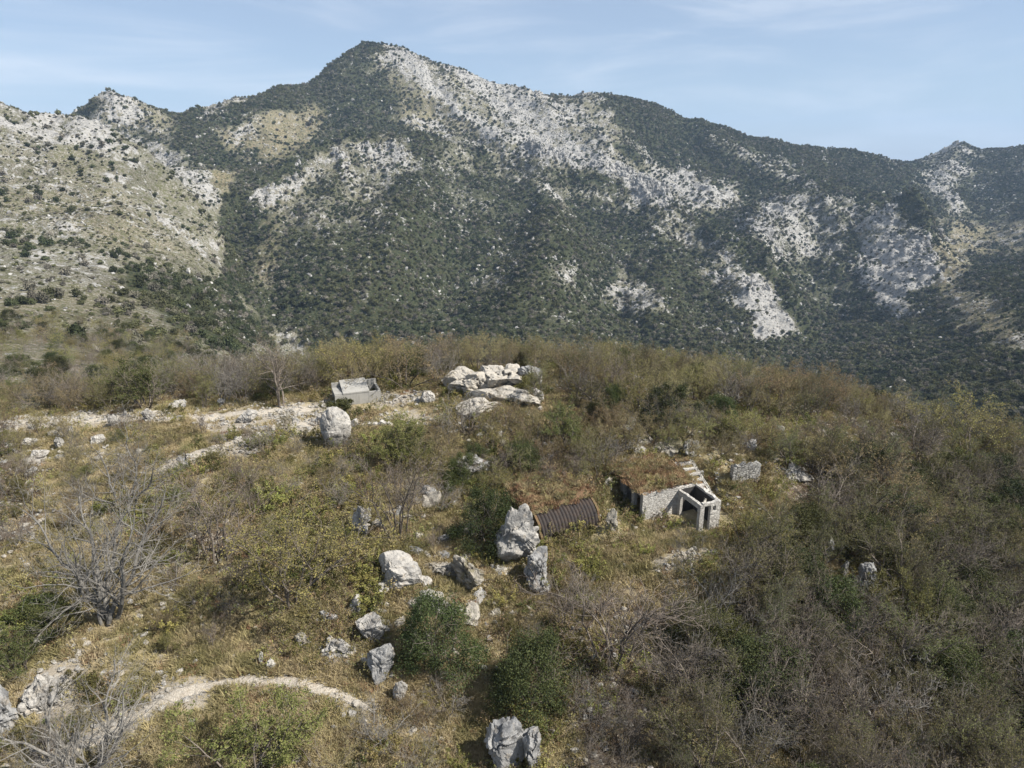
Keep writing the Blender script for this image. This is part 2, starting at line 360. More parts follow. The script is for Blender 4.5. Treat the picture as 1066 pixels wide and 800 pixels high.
COVER = [  # outline, (forest, rock, ochre), feather
 ([(170, 112), (290, 78), (390, 38), (400, 60), (360, 110), (300, 120), (240, 125), (240, 165), (262, 182), (200, 188), (160, 150)], (.9, .05, .3)),
 ([(200, 103), (250, 90), (256, 105), (210, 118)], (.3, .5, .4), 4),
 ([(55, 128), (90, 96), (118, 90), (160, 98), (176, 112), (172, 150), (120, 146)], (.15, .55, .5)),
 ([(50, 140), (58, 120), (92, 102), (100, 112), (82, 130)], (.9, .1, .3), 4),
 ([(108, 128), (160, 138), (165, 155), (120, 146)], (.85, .1, .3), 5),
 ([(225, 135), (300, 118), (362, 120), (352, 152), (290, 170), (235, 158)], (.3, .25, .9)),
 ([(240, 130), (262, 125), (270, 140), (240, 150)], (.1, .75, .6), 5),
 ([(388, 38), (440, 48), (520, 80), (600, 94), (642, 100), (652, 130), (640, 165), (600, 180), (560, 165), (500, 150), (475, 135), (450, 145), (420, 120), (400, 90), (380, 80)], (.16, .66, .35)),
 ([(345, 55), (392, 38), (394, 82), (440, 112), (440, 126), (380, 112), (345, 118)], (.8, .18, .3)),
 ([(390, 58), (422, 62), (428, 78), (394, 72)], (.05, .95, .3), 4),
 ([(400, 85), (470, 105), (490, 148), (440, 142), (410, 120)], (.35, .35, .65)),
 ([(410, 122), (450, 128), (460, 142), (420, 140)], (.1, .7, .6), 4),
 ([(340, 118), (440, 140), (450, 152), (370, 150), (330, 160)], (.75, .2, .5)),
 ([(428, 72), (438, 70), (516, 140), (500, 144)], (.02, 1, .2), 3),
 ([(505, 118), (520, 124), (640, 178), (694, 203), (684, 212), (560, 165)], (.05, .97, .2), 4),
 ([(620, 150), (700, 183), (770, 205), (760, 215), (700, 215), (640, 190)], (.25, .72, .3)),
 ([(585, 170), (640, 184), (652, 196), (600, 188)], (.9, .05, .3), 4),
 ([(280, 205), (330, 168), (370, 148), (430, 152), (450, 190), (400, 240), (340, 260), (300, 245)], (.5, .42, .3)),
 ([(278, 212), (330, 166), (372, 146), (382, 160), (330, 190), (290, 224)], (.15, .7, .3), 4),
 ([(400, 180), (560, 190), (640, 220), (660, 260), (400, 245)], (.74, .24, .3)),
 ([(300, 255), (400, 235), (560, 240), (700, 258), (775, 320), (800, 360), (760, 400), (300, 400), (262, 300)], (.86, .2, .3), 10),
 ([(450, 148), (520, 156), (560, 170), (620, 195), (680, 212), (725, 240), (770, 285), (785, 330), (770, 330), (720, 262), (660, 227), (590, 202), (520, 184), (450, 174)], (.45, .5, .25)),
 ([(262, 230), (300, 222), (292, 300), (268, 300)], (.5, .2, .7)),
 ([(225, 205), (250, 205), (275, 225), (262, 300), (235, 260)], (.93, .03, .3)),
 ([(640, 280), (668, 288), (695, 325), (650, 325), (628, 310)], (.35, .6, .2), 5),
 ([(490, 280), (525, 285), (530, 300), (490, 300)], (.5, .45, .2), 4), ([(575, 268), (602, 275), (592, 300)], (.5, .42, .2), 4),
 ([(545, 305), (605, 330), (588, 337), (550, 318)], (.5, .45, .2), 4), ([(368, 290), (384, 292), (384, 320), (374, 318)], (.5, .45, .2), 3),
 ([(620, 95), (700, 110), (850, 143), (948, 166), (962, 236), (900, 215), (780, 205), (700, 170), (660, 160), (645, 120)], (.96, .04, .2)),
 ([(735, 140), (760, 150), (830, 185), (900, 215), (960, 240), (955, 250), (880, 222), (800, 187), (730, 154)], (.6, .4, .2), 4),
 ([(700, 170), (765, 200), (735, 212), (690, 195)], (.12, .85, .2), 4),
 ([(700, 112), (945, 162), (940, 171), (700, 121)], (.7, .3, .2), 3),
 ([(770, 205), (900, 215), (960, 245), (1000, 330), (960, 345), (850, 345), (790, 330), (760, 260)], (.78, .22, .2)),
 ([(775, 218), (850, 206), (885, 235), (882, 262), (800, 275), (775, 250)], (.38, .72, .1), 5),
 ([(850, 203), (930, 215), (962, 240), (890, 235)], (.5, .5, .2), 5),
 ([(772, 285), (795, 285), (842, 340), (835, 352), (790, 350), (772, 315)], (.15, .95, .1), 4),
 ([(893, 236), (925, 228), (965, 238), (984, 280), (960, 300), (930, 310), (905, 300)], (.1, .98, .1), 4),
 ([(895, 285), (912, 300), (955, 325), (930, 335), (905, 318)], (.15, .9, .2), 5),
 ([(945, 164), (985, 146), (1200, 130), (1200, 235), (1000, 238), (975, 240)], (.78, .22, .2)),
 ([(960, 163), (1000, 149), (1012, 170), (997, 200), (988, 240), (970, 200)], (.35, .62, .2), 5),
 ([(985, 235), (1066, 225), (1200, 222), (1066, 262), (1015, 264), (1000, 298), (1066, 345), (1066, 372), (1000, 347), (972, 300)], (.14, .35, .85), 7),
 ([(1014, 266), (1066, 262), (1250, 250), (1250, 420), (1066, 335), (1024, 300)], (.98, 0, .2), 5),
 ([(840, 340), (960, 347), (1066, 372), (1250, 430), (1250, 500), (840, 480), (760, 400), (800, 360)], (.98, .02, .2), 8),
 ([(-300, 90), (0, 107), (60, 122), (120, 139), (180, 164), (238, 200), (242, 240), (230, 290), (300, 345), (335, 400), (-300, 420)], (.09, .32, .22), 5),
 ([(0, 150), (140, 160), (150, 186), (60, 190), (0, 182)], (.22, .3, .3), 8),
 ([(10, 190), (130, 200), (205, 270), (120, 262), (0, 222)], (.16, .26, .5), 12),
 ([(-200, 215), (60, 230), (130, 280), (60, 300), (-200, 290)], (.12, .46, .2), 8),
 ([(130, 275), (220, 285), (300, 345), (250, 372), (190, 347), (130, 300)], (.88, .1, .3), 8),
 ([(-200, 292), (130, 302), (190, 350), (240, 378), (240, 400), (-200, 420)], (.4, .16, .45), 8),
 ([(-300, 88), (0, 104), (60, 119), (120, 136), (180, 162), (240, 200), (225, 208), (150, 176), (80, 152), (0, 135), (-300, 125)], (.06, .68, .1), 5),
 ([(213, 180), (250, 177), (249, 202), (225, 202)], (.08, .1, .95), 4),
]
def mountain_cover(x, y, z):
    px, py, _ = project(x, y, z)
    r = np.hypot(x, y); k = sstep(300, 900, r)
    px = px + (30 + 22 * k) * fbm(x, y, 55 + 75 * k, 5, 3.3, .7); py = py + (22 + 18 * k) * fbm(x, y, 50 + 60 * k, 5, 4.4, .7)
    Fo = np.full(px.shape, .8); Ro = np.full(px.shape, .2); Oc = np.full(px.shape, .3)
    paint(px, py, (Fo, Ro, Oc), COVER)
    near = 1 - sstep(110, 180, r)
    Ro *= 1 - .7 * near
    u = .80 * x + .60 * y; v = -.60 * x + .80 * y
    st = fbm(u, v * .33, 60, 5, 12.3, .7) * 1.5 * sstep(300, 700, r)      # rock and wood drawn out along the fall line
    Ro = np.clip(Ro + st * (.45 + .5 * (Ro > .3)) * np.clip(1.25 - Fo * .75, 0, 1), 0, 1); Fo = np.clip(Fo - st * .5, 0, 1)
    return Fo, Ro, Oc

# near ground: (gravel, olive, rust)
NEARCOVER = [
 ([(0, 425), (170, 425), (340, 415), (400, 425), (455, 445), (340, 470), (170, 500), (0, 500)], (.5, .3, .4), 14),
 ([(165, 488), (205, 470), (265, 450), (340, 430), (345, 440), (270, 462), (210, 484), (175, 495)], (1, .1, .2), 5),
 ([(205, 436), (345, 416), (345, 432), (215, 450)], (1.0, .1, .4), 7),
 ([(0, 436), (180, 430), (180, 440), (0, 448)], (1.0, .2, .3), 5),
 ([(365, 432), (455, 430), (460, 440), (365, 446)], (.95, .1, .2), 4),
 ([(390, 412), (440, 411), (440, 420), (395, 424)], (.9, .1, .3), 4),
 ([(300, 480), (360, 480), (350, 510), (300, 505)], (.55, .2, .2), 8),
 ([(270, 500), (370, 520), (380, 640), (290, 640)], (.1, .85, .2), 25),
 ([(380, 450), (600, 430), (640, 500), (560, 540), (400, 520)], (.15, .6, .55), 25),
 ([(530, 500), (570, 500), (620, 535), (560, 560)], (.1, .2, .95), 8),
 ([(630, 480), (725, 480), (735, 505), (640, 520)], (.1, .35, .9), 6),
 ([(590, 560), (690, 555), (770, 545), (780, 570), (700, 600), (600, 600)], (.3, .45, .45), 12),
 ([(670, 580), (760, 560), (762, 570), (680, 600)], (.85, .2, .3), 5),
 ([(540, 600), (620, 600), (640, 700), (590, 720), (540, 660)], (.4, .15, .75), 14),
 ([(800, 480), (855, 480), (860, 510), (800, 515)], (.58, .2, .5), 10),
 ([(190, 660), (400, 660), (400, 720), (190, 712)], (.3, .25, .65), 14),
 ([(40, 690), (85, 690), (75, 760), (30, 740)], (.9, .1, .3), 8),
 ([(150, 715), (220, 700), (215, 740), (150, 740)], (.8, .1, .3), 10),
 ([(0, 790), (40, 780), (120, 740), (190, 715), (200, 728), (130, 760), (60, 800), (0, 830)], (.85, .1, .3), 6),
 ([(780, 560), (1200, 470), (1200, 820), (700, 820), (690, 650)], (.2, .5, .4), 40),
]
LITTER = [[(790, 470), (1250, 470), (1250, 860), (680, 860), (690, 700), (780, 600), (810, 560)], [(560, 372), (1250, 400), (1250, 480), (860, 462), (700, 446), (570, 430)],
          [(-300, 370), (330, 370), (560, 372), (560, 398), (330, 408), (200, 420), (-300, 432)], [(560, 640), (640, 610), (720, 620), (700, 860), (600, 860)], [(430, 430), (560, 425), (640, 445), (600, 500), (500, 510), (440, 480)], [(180, 540), (260, 540), (260, 600), (180, 600)], [(-60, 450), (50, 455), (50, 560), (-60, 600)]]
def near_cover(x, y, z):
    px, py, _ = project(x, y, z)
    px = px + 26 * fbm(x, y, 5, 3, 3.3); py = py + 18 * fbm(x, y, 4, 3, 4.4)
    g = np.full(px.shape, .5); ol = np.full(px.shape, .4); ru = np.full(px.shape, .45)
    paint(px, py, (g, ol, ru), NEARCOVER)
    li = np.zeros(px.shape); paint(px, py, (li,), [(q, (1.0,), 22) for q in LITTER])
    return g, ol, ru, li

# ------------------------------------------------------------------ materials of the setting
def rock_color(t, vec, s=1.0, lich=.5, white=(.56, .54, .51), grey=(.27, .27, .27)):
    n1 = t.noise(.9 * s, 6, .65, vec); n2 = t.noise(4.5 * s, 6, .7, vec)
    c = t.mix(t.mr(n1, .5 - .22 * lich, .72), white, grey) if False else t.mix(t.mr(n1, .62 - .25 * lich, .78 - .15 * lich), white, grey)
    c = t.mix(t.mr(n2, .55, .72), c, tuple(.55 * v for v in grey))
    c = t.mix(t.math('MULTIPLY', t.mr(t.noise(2.1 * s, 3, .5, vec), .55, .7), .45), c, (.36, .30, .22))
    return c
def mat_mountain():
    t = NT('mountain_slope'); p = t.pos()
    Fo, Ro, Oc = t.attr('forest'), t.attr('rock'), t.attr('ochre')
    n = t.noise(.06, 8, .68, p); nf = t.noise(.28, 6, .7, p)
    base = t.mix(Oc, (.178, .172, .142), (.24, .185, .095))
    fine = t.noise(1.1, 4, .75, p); base = t.mix(t.mr(fine, .52, .62), base, (.34, .33, .31)); base = t.mix(t.mr(fine, .49, .40), base, (.07, .068, .045))
    base = t.mix(t.mr(nf, .42, .6), base, (.10, .10, .05))
    base = t.mix(t.mr(t.noise(.02, 5, .6, p), .45, .65), base, t.hsv(base, .5, 1.0, .7))
    base = t.mix(t.mr(Fo, .35, .8), base, t.mix(t.mr(t.noise(.45, 5, .75, p), .42, .6), (.022, .03, .014), (.06, .06, .032)))
    thr = t.math('ADD', t.math('MULTIPLY', t.math('SUBTRACT', n, .5), 2.4), t.math('ADD', t.math('MULTIPLY', t.math('SUBTRACT', nf, .5), 2.2), Ro))
    rk = rock_color(t, p, .3, .6, (.325, .318, .30), (.15, .15, .15))
    col = t.mix(t.mr(thr, .5, .72), base, rk)
    return t.bsdf(col, .95, t.bump(nf, 1.0, 2.0), .1)
def mat_ground():
    t = NT('hill_ground'); p = t.pos()
    g, ol, ru = t.attr('gravel'), t.attr('olive'), t.attr('rust')
    n1 = t.noise(.35, 6, .65, p); n2 = t.noise(1.6, 6, .7, p); n3 = t.noise(9, 5, .75, p); n4 = t.noise(30, 3, .7, p)
    grass = t.mix(t.mr(n2, .35, .65), (.36, .30, .19), (.27, .235, .13))
    a = t.math('ADD', t.math('MULTIPLY', t.math('SUBTRACT', n1, .5), 2.0), ol)
    grass = t.mix(t.math('MULTIPLY', t.mr(a, .35, .75), .75), grass, (.11, .108, .042))
    b = t.math('ADD', t.math('MULTIPLY', t.math('SUBTRACT', t.noise(.8, 5, .7, p), .5), 2.2), ru)
    grass = t.mix(t.math('MULTIPLY', t.mr(b, .5, .9), .8), grass, (.24, .145, .09))
    grass = t.mix(t.mr(n3, .5, .72), grass, (.07, .055, .035))
    grass = t.mix(t.math('MULTIPLY', t.mr(n4, .52, .7), .5), grass, (.40, .33, .22))
    lit = t.math('ADD', t.math('MULTIPLY', t.math('SUBTRACT', n2, .5), 1.6), t.math('ADD', t.math('MULTIPLY', t.math('SUBTRACT', n3, .5), .8), t.attr('litter')))
    grass = t.mix(t.mr(lit, .35, .8), grass, t.mix(t.mr(n3, .4, .65), (.115, .085, .058), (.06, .048, .036)))
    c = t.math('ADD', t.math('MULTIPLY', t.math('SUBTRACT', n2, .5), 1.5), t.math('ADD', t.math('MULTIPLY', t.math('SUBTRACT', n3, .5), 1.2), g))
    st = t.mix(t.mr(n4, .35, .65), (.40, .36, .30), (.26, .225, .175))
    col = t.mix(t.mr(c, .56, .72), grass, st)
    h = t.math('ADD', t.math('MULTIPLY', n3, .7), t.math('MULTIPLY', n4, .3))
    return t.bsdf(col, .95, t.bump(h, 1.0, .15), .1)
M_MOUNTAIN, M_GROUND = mat_mountain(), mat_ground()

# ------------------------------------------------------------------ sites of the built things (needed before the ground is meshed)
WALL_H = 2.0
P1 = atp(668, 541, 25.1)                                             # near corner of the long wall
_q = atp(727, 504, 25.1 - WALL_H) - P1
E1 = Vector((_q.x, _q.y, 0)).normalized(); E2 = Vector((-E1.y, E1.x, 0))   # along the wall, into the hill
LW = math.hypot(_q.x, _q.y)
GZ = CAMZ - 25.1
FLAT += [(P1.x + E1.x * 2.6 - E2.x * .2, P1.y + E1.y * 2.6 - E2.y * .2, 3.7, 5.4, GZ), (P1.x + E1.x * 1.5 - E2.x * 4, P1.y + E1.y * 1.5 - E2.y * 4, 2.5, 5.5, GZ - .25)]
CIS = atp(372, 424, 22.15)
FLAT += [(CIS.x, CIS.y + 1, 2.6, 4.5, CAMZ - 22.15)]

# ------------------------------------------------------------------ the near hill and the mountains, one continuous sheet in two meshes that share their seam
NA = 1000
az = np.linspace(math.radians(-52), math.radians(52), NA)
def polar(r): return r[:, None] * np.sin(az)[None], r[:, None] * np.cos(az)[None]
def build_ground():
    r = np.exp(np.linspace(math.log(11), math.log(R0), 760)); X, Y = polar(r)
    Z = H(X, Y)
    me = np_mesh('hill_ground', np.stack([X, Y, Z], -1).reshape(-1, 3), grid_faces(*X.shape), mats=[M_GROUND], smooth=True)
    g, ol, ru, li = near_cover(X, Y, Z)
    for k, v in (('gravel', g), ('olive', ol), ('rust', ru), ('litter', li)): point_attr(me, k, v.ravel())
    return tag(obj('ground', me), kind='structure'), (X, Y, Z, g, ol, ru, li)
def build_mountain():
    r = np.concatenate([np.exp(np.linspace(math.log(R0), math.log(2900), 1080)), np.exp(np.linspace(math.log(2930), math.log(3800), 20))]); X, Y = polar(r)
    Z0 = H(X, Y)
    Fo, Ro, Oc = mountain_cover(X, Y, Z0)
    Z = H(X, Y, Ro)
    me = np_mesh('mountain', np.stack([X, Y, Z], -1).reshape(-1, 3), grid_faces(*X.shape), mats=[M_MOUNTAIN], smooth=True)
    for k, v in (('forest', Fo), ('rock', Ro), ('ochre', Oc)): point_attr(me, k, v.ravel())
    return tag(obj('mountain', me), kind='structure'), (X, Y, Z, Fo, Ro, Oc)
GROUND, GN_ = build_ground()
MOUNTAIN, MT_ = build_mountain()
# ------------------------------------------------------------------ woody plants
def mat_bark(name, c1, c2):
    t = NT(name); p = t.objco(); n = t.noise(7, 5, .7, p)
    c = t.mix(t.mr(n, .35, .7), c1, c2); r = t.rand()
    return t.bsdf(t.hsv(c, .5, 1, t.math('ADD', t.math('MULTIPLY', r, .5), .75)), .9, None, .1)
def mat_leaf(name, c1, c2, c3, tr=.25):
    t = NT(name); p = t.objco(); r = t.rand()
    n = t.noise(1.3, 4, .7, p); n2 = t.noise(14, 3, .6, p)
    c = t.mix(t.mr(n, .38, .62), c1, c2); c = t.mix(t.mr(n2, .5, .72), c, c3)
    h = t.math('ADD', t.math('MULTIPLY', r, .07), .462)
    return t.bsdf(t.hsv(c, h, 1, t.math('ADD', t.math('MULTIPLY', t.math('FRACT', t.math('MULTIPLY', r, 7.31)), .8), .6)), .75, None, .25, tr)
M_PALEBARK = mat_bark('pale_grey_bark', (.215, .203, .182), (.12, .11, .097))
M_BROWNBARK = mat_bark('grey_brown_bark', (.17, .145, .12), (.09, .075, .062))
M_TWIG_GREY = mat_bark('grey_twigs', (.20, .187, .165), (.13, .117, .102))
M_TWIG_BROWN = mat_bark('brown_twigs', (.175, .145, .118), (.11, .09, .076))
M_TWIG_OLIVE = mat_bark('olive_twigs', (.19, .165, .10), (.13, .11, .068))
M_BUD = mat_leaf('opening_olive_buds', (.225, .22, .062), (.165, .165, .046), (.29, .24, .10))
M_BUDTAN = mat_leaf('tan_catkin_buds', (.28, .22, .11), (.21, .17, .08), (.16, .15, .055))
M_TWIG_DARK = mat_bark('dark_brown_twigs', (.14, .12, .10), (.08, .068, .058))
M_BUDDARK = mat_leaf('dull_olive_buds', (.15, .152, .054), (.105, .11, .038), (.18, .16, .07))
M_LEAF = mat_leaf('fresh_green_leaves', (.135, .138, .042), (.085, .092, .028), (.18, .17, .06), .3)
M_EVER = mat_leaf('dark_evergreen_leaves', (.058, .068, .021), (.030, .040, .014), (.10, .102, .033), .15)
M_NEEDLE = mat_leaf('deep_green_leaves', (.030, .044, .020), (.020, .031, .015), (.045, .058, .026), .1)

def tubes(P0, P1, R0, R1, k):
    P0 = np.asarray(P0, float).reshape(-1, 3); P1 = np.asarray(P1, float).reshape(-1, 3); n = len(P0)
    R0 = np.asarray(R0)[:, None, None]; R1 = np.asarray(R1)[:, None, None]
    d = P1 - P0; d /= np.linalg.norm(d, axis=1, keepdims=True) + 1e-9
    a = np.where(np.abs(d[:, 2:3]) > .9, np.array([[1., 0, 0]]), np.array([[0, 0, 1.]]))
    u = np.cross(d, a); u /= np.linalg.norm(u, axis=1, keepdims=True) + 1e-9; v = np.cross(d, u)
    th = np.arange(k) * 2 * math.pi / k
    ring = u[:, None] * np.cos(th)[None, :, None] + v[:, None] * np.sin(th)[None, :, None]
    V = np.concatenate([P0[:, None] + ring * R0, P1[:, None] + ring * R1], 1).reshape(-1, 3)
    i = np.arange(k); j = (i + 1) % k
    q = np.stack([i, j, j + k, i + k], -1)
    return V, (q[None] + (np.arange(n) * 2 * k)[:, None, None]).reshape(-1, 4)
def leaves(pts, size, rg, up=.4):
    pts = np.asarray(pts, float); n = len(pts)
    s = size * (.6 + .8 * rg.random((n, 1)))
    u = rg.normal(size=(n, 3)); u /= np.linalg.norm(u, axis=1, keepdims=True)
    w = rg.normal(size=(n, 3)) + np.array([0, 0, up]); w = np.cross(u, w); w /= np.linalg.norm(w, axis=1, keepdims=True) + 1e-9
    V = np.stack([pts - u * s * .55, pts + w * s * .36, pts + u * s * .55, pts - w * s * .36], 1).reshape(-1, 3)
    return V, np.arange(n * 4).reshape(-1, 4)
def grow_tree(rg, stems, height, spread, maxlev=3, rate=(1.5, 1.7, 1.6), ratio=(.62, .55, .5), r0=.07, wob=.16, trop=.06, lean=(0, 0), angle=(30, 62), rmin=.0065, first=.3):
    segs = [[] for _ in range(maxlev + 1)]
    R = random.Random(int(rg.integers(1e9)))
    step = (.34, .26, .20, .17)
    def norm(x, y, z):
        l = math.sqrt(x * x + y * y + z * z) + 1e-9; return x / l, y / l, z / l
    def grow(px, py, pz, dx, dy, dz, L, r, lev):
        n = max(2, int(L / step[lev] + .5)); sl = L / n
        for i in range(n):
            t = (i + 1) / n
            dx, dy, dz = norm(dx + R.gauss(0, wob), dy + R.gauss(0, wob), dz + R.gauss(0, wob) + trop)
            qx, qy, qz = px + dx * sl, py + dy * sl, pz + dz * sl
            ra = max(rmin, r * (1 - .8 * i / n)); rb = max(rmin, r * (1 - .8 * t))
            segs[lev].append((px, py, pz, qx, qy, qz, ra, rb))
            px, py, pz = qx, qy, qz
            if lev < maxlev and t > (first if lev == 0 else .12):
                k = rate[lev]; k = int(k) + (R.random() < k - int(k))
                for _ in range(k):
                    ang = math.radians(R.uniform(*angle)); ph = R.uniform(0, 2 * math.pi)
                    ax, ay, az_ = norm(-dy, dx, 0.0001 if abs(dx) + abs(dy) > .01 else 1)
                    bx, by, bz = dy * az_ - dz * ay, dz * ax - dx * az_, dx * ay - dy * ax
                    c, s = math.cos(ang), math.sin(ang); cp, sp = math.cos(ph) * s, math.sin(ph) * s
                    grow(px, py, pz, *norm(dx * c + ax * cp + bx * sp, dy * c + ay * cp + by * sp, dz * c + az_ * cp + bz * sp + .05),
                         L * ratio[lev] * (1 - .45 * t) * R.uniform(.7, 1.2), max(rmin, rb * .62), lev + 1)
    for i in range(stems):
        a = 2 * math.pi * (i + R.uniform(-.35, .35)) / stems; sp = spread * R.uniform(.35, 1.1)
        d = norm(math.cos(a) * sp + lean[0], math.sin(a) * sp + lean[1], 1)
        b = .05 + .02 * stems * R.random()
        grow(math.cos(a) * b, math.sin(a) * b, -.25, *d, height * R.uniform(.78, 1.08), r0 * R.uniform(.7, 1.15), 0)
    return [np.array(s) if s else np.zeros((0, 8)) for s in segs]
def woody(kind, rg, bark, twig, leaf, leafn=0, lsize=.07, llev=2, twigr=1.0, **kw):
    """trunk mesh and crown mesh of one plant"""
    S = grow_tree(rg, **kw)
    T = np.concatenate(S[:2]); V, Q = tubes(T[:, :3], T[:, 3:6], T[:, 6], T[:, 7], 5)
    tr = np_mesh(kind + '_trunk', V, Q, mats=[bark], smooth=True)
    T = np.concatenate(S[2:]); V, Q = tubes(T[:, :3], T[:, 3:6], T[:, 6] * twigr, T[:, 7] * twigr * .8, 3)
    mi = np.zeros(len(Q), int)
    if leafn:
        L = np.concatenate(S[llev:])
        w = np.linalg.norm(L[:, 3:6] - L[:, :3], axis=1); ii = rg.choice(len(L), leafn, p=w / w.sum())
        t = rg.random((leafn, 1)); p = L[ii, :3] * (1 - t) + L[ii, 3:6] * t + rg.normal(scale=.05, size=(leafn, 3))
        p = p[p[:, 2] > .1]
        V2, Q2 = leaves(p, lsize, rg); Q2 = Q2 + len(V); V = np.concatenate([V, V2]); Q = np.concatenate([Q, Q2]); mi = np.concatenate([mi, np.ones(len(Q2), int)])
    cr = np_mesh(kind + '_crown', V, Q, mats=[twig, leaf or twig], midx=mi, smooth=False)
    return tr, cr
def evergreen(kind, rg, R, Hh, leaf, n=24000, lumps=60, lsize=.066):
    S = grow_tree(rg, stems=5, height=Hh * .8, spread=.5, maxlev=2, rate=(1.2, 1.2), r0=.06)
    T = np.concatenate(S[:2]); V, Q = tubes(T[:, :3], T[:, 3:6], T[:, 6], T[:, 7], 5)
    tr = np_mesh(kind + '_trunk', V, Q, mats=[M_BROWNBARK], smooth=True)
    c = []
    for i in range(lumps):
        a = rg.random() * 2 * math.pi; u = rg.random() ** .6; z = rg.random()
        rad = R * (1 - .6 * z ** 1.4) * u ** .5 * .95 * (1 + .25 * math.sin(2 * a + lumps) + .18 * math.sin(3 * a + 1.3 * lumps))
        c.append((rad * math.cos(a), rad * math.sin(a), Hh * (.12 + .80 * z), R * (.14 + .26 * rg.random() ** 1.3)))
    c = np.array(c); ii = rg.integers(0, lumps, n)
    d = rg.normal(size=(n, 3)); d /= np.linalg.norm(d, axis=1, keepdims=True)
    rr = c[ii, 3:4] * rg.random((n, 1)) ** .33 * (1 + .22 * rg.normal(size=(n, 1)))
    p = c[ii, :3] + d * rr * np.array([1, 1, .85]); p = p[p[:, 2] > .08]
    V, Q = leaves(p, lsize, rg)
    T = S[2]; V2, Q2 = tubes(T[:, :3], T[:, 3:6], T[:, 6], T[:, 7], 3)
    cr = np_mesh(kind + '_crown', np.concatenate([V, V2]), np.concatenate([Q, Q2 + len(V)]), mats=[leaf, M_TWIG_BROWN], midx=np.concatenate([np.zeros(len(Q), int), np.ones(len(Q2), int)]))
    return tr, cr
def rg_(i): return np.random.default_rng(100 + i)
VAR = {}          # kind -> list of (trunk mesh, crown mesh, nominal height)
VAR['bud'] = [(*woody('budding_shrub', rg_(i), M_BROWNBARK, M_TWIG_OLIVE, M_BUD if i % 2 else M_BUDTAN, 5200, .046, stems=6, height=3.6, spread=.5, r0=.045, twigr=.9, rate=(1.2, 1.4, 1.0), ratio=(.5, .5, .5)), 4.0) for i in range(4)]
VAR['bare'] = [(*woody('bare_shrub', rg_(20 + i), M_BROWNBARK, M_TWIG_BROWN if i % 2 else M_TWIG_GREY, None, 0, stems=6, height=3.4, spread=.55, r0=.05, twigr=.95, rate=(1.2, 1.4, 1.2), ratio=(.5, .5, .5)), 3.8) for i in range(3)]
VAR['green'] = [(*woody('leafy_shrub', rg_(40 + i), M_BROWNBARK, M_TWIG_OLIVE, M_LEAF, 9000, .06, stems=6, height=3.2, spread=.55, r0=.05, rate=(1.3, 1.3, .9), ratio=(.5, .5, .5)), 3.6) for i in range(3)]
VAR['tree'] = [(*woody('bare_tree', rg_(60 + i), M_PALEBARK, M_TWIG_GREY, None, 0, stems=(7, 4)[i], height=5.0, spread=(.42, .36)[i], r0=(.085, .07)[i], twigr=.75, rmin=.0055, rate=(1.0, 1.35, 1.25), ratio=(.48, .5, .5), wob=.17, trop=.05, first=.2), 5.6) for i in range(2)]
VAR['wood'] = [(*woody('budding_tree', rg_(70 + i), M_BROWNBARK, M_TWIG_DARK, M_BUDDARK, 7500, .05, stems=3, height=5.2, spread=.32, r0=.09, twigr=.95, rate=(1.2, 1.4, 1.0), ratio=(.45, .5, .5), first=.25), 5.6) for i in range(3)]
VAR['brownwood'] = [(*woody('bare_wood_tree', rg_(80 + i), M_BROWNBARK, M_TWIG_DARK, M_BUDTAN, 500, .05, stems=3, height=5.0, spread=.36, r0=.09, twigr=1.0, rate=(1.2, 1.4, 1.2), ratio=(.46, .5, .5), first=.25), 5.4) for i in range(2)]
VAR['ever'] = [(*evergreen('evergreen_bush', rg_(90 + i), 2.2, 3.6, M_EVER), 3.6) for i in range(3)]
VAR['low'] = [(*evergreen('low_green_bush', rg_(95 + i), 1.2, 1.3, (M_LEAF, M_EVER)[i % 2], 6000, 16, .06), 1.3) for i in range(2)]

CROWN_R = {}
for k_, vs_ in VAR.items():
    for i_, (tr_, cr_, _) in enumerate(vs_):
        z_ = np.empty(len(cr_.vertices) * 3, np.float32); cr_.vertices.foreach_get('co', z_); z_ = z_.reshape(-1, 3)
        VAR[k_][i_] = (tr_, cr_, float(np.percentile(z_[:, 2], 98.5))); CROWN_R[k_, i_] = float(np.percentile(np.hypot(z_[:, 0], z_[:, 1]), 96))
        print(k_, i_, 'height', round(VAR[k_][i_][2], 2), 'radius', round(float(np.percentile(np.hypot(z_[:, 0], z_[:, 1]), 96)), 2), 'verts', len(z_))
NAMES = dict(bud='budding_shrub', bare='bare_shrub', green='leafy_shrub', tree='bare_tree', wood='budding_tree', brownwood='bare_wood_tree', ever='evergreen_bush', low='low_bush')
NAMES['brownwood'] = 'bare_tree'
CATS = dict(bud='shrub', bare='shrub', green='shrub', tree='tree', wood='tree', brownwood='tree', ever='bush', low='bush')
PROTO = {}
def plant(kind, v, loc, height, rz, label, group=None, tilt=(0, 0), wide=1.0):
    """one plant: an Empty at its foot with a trunk and a crown"""
    v = v % len(VAR[kind]); tr, cr, nh = VAR[kind][v]
    if (kind, v) not in PROTO:
        root = empty(NAMES[kind], loc)
        t = obj('trunk', tr, root); c = obj('crown', cr, root); PROTO[kind, v] = (root, t, c)
    else:
        r0, t0, c0 = PROTO[kind, v]
        root = r0.copy(); C.objects.link(root)
        for ch in (t0, c0):
            k = ch.copy(); C.objects.link(k); k.parent = root
    for k in ('label', 'category', 'group'):
        if k in root: del root[k]
    s = height / nh
    root.location = loc; root.rotation_euler = (tilt[0], tilt[1], rz); root.scale = (s * wide, s * wide, s)
    return tag(root, label, CATS[kind], group)
def px_height(loc, hpx):
    """metres of an upright thing standing at loc that shows hpx rows tall"""
    d = loc.y * CP - (loc.z - CAMZ) * SP
    el = math.atan2(CAMZ - loc.z, math.hypot(loc.x, loc.y))
    return hpx / F * d / max(.5, math.cos(el))
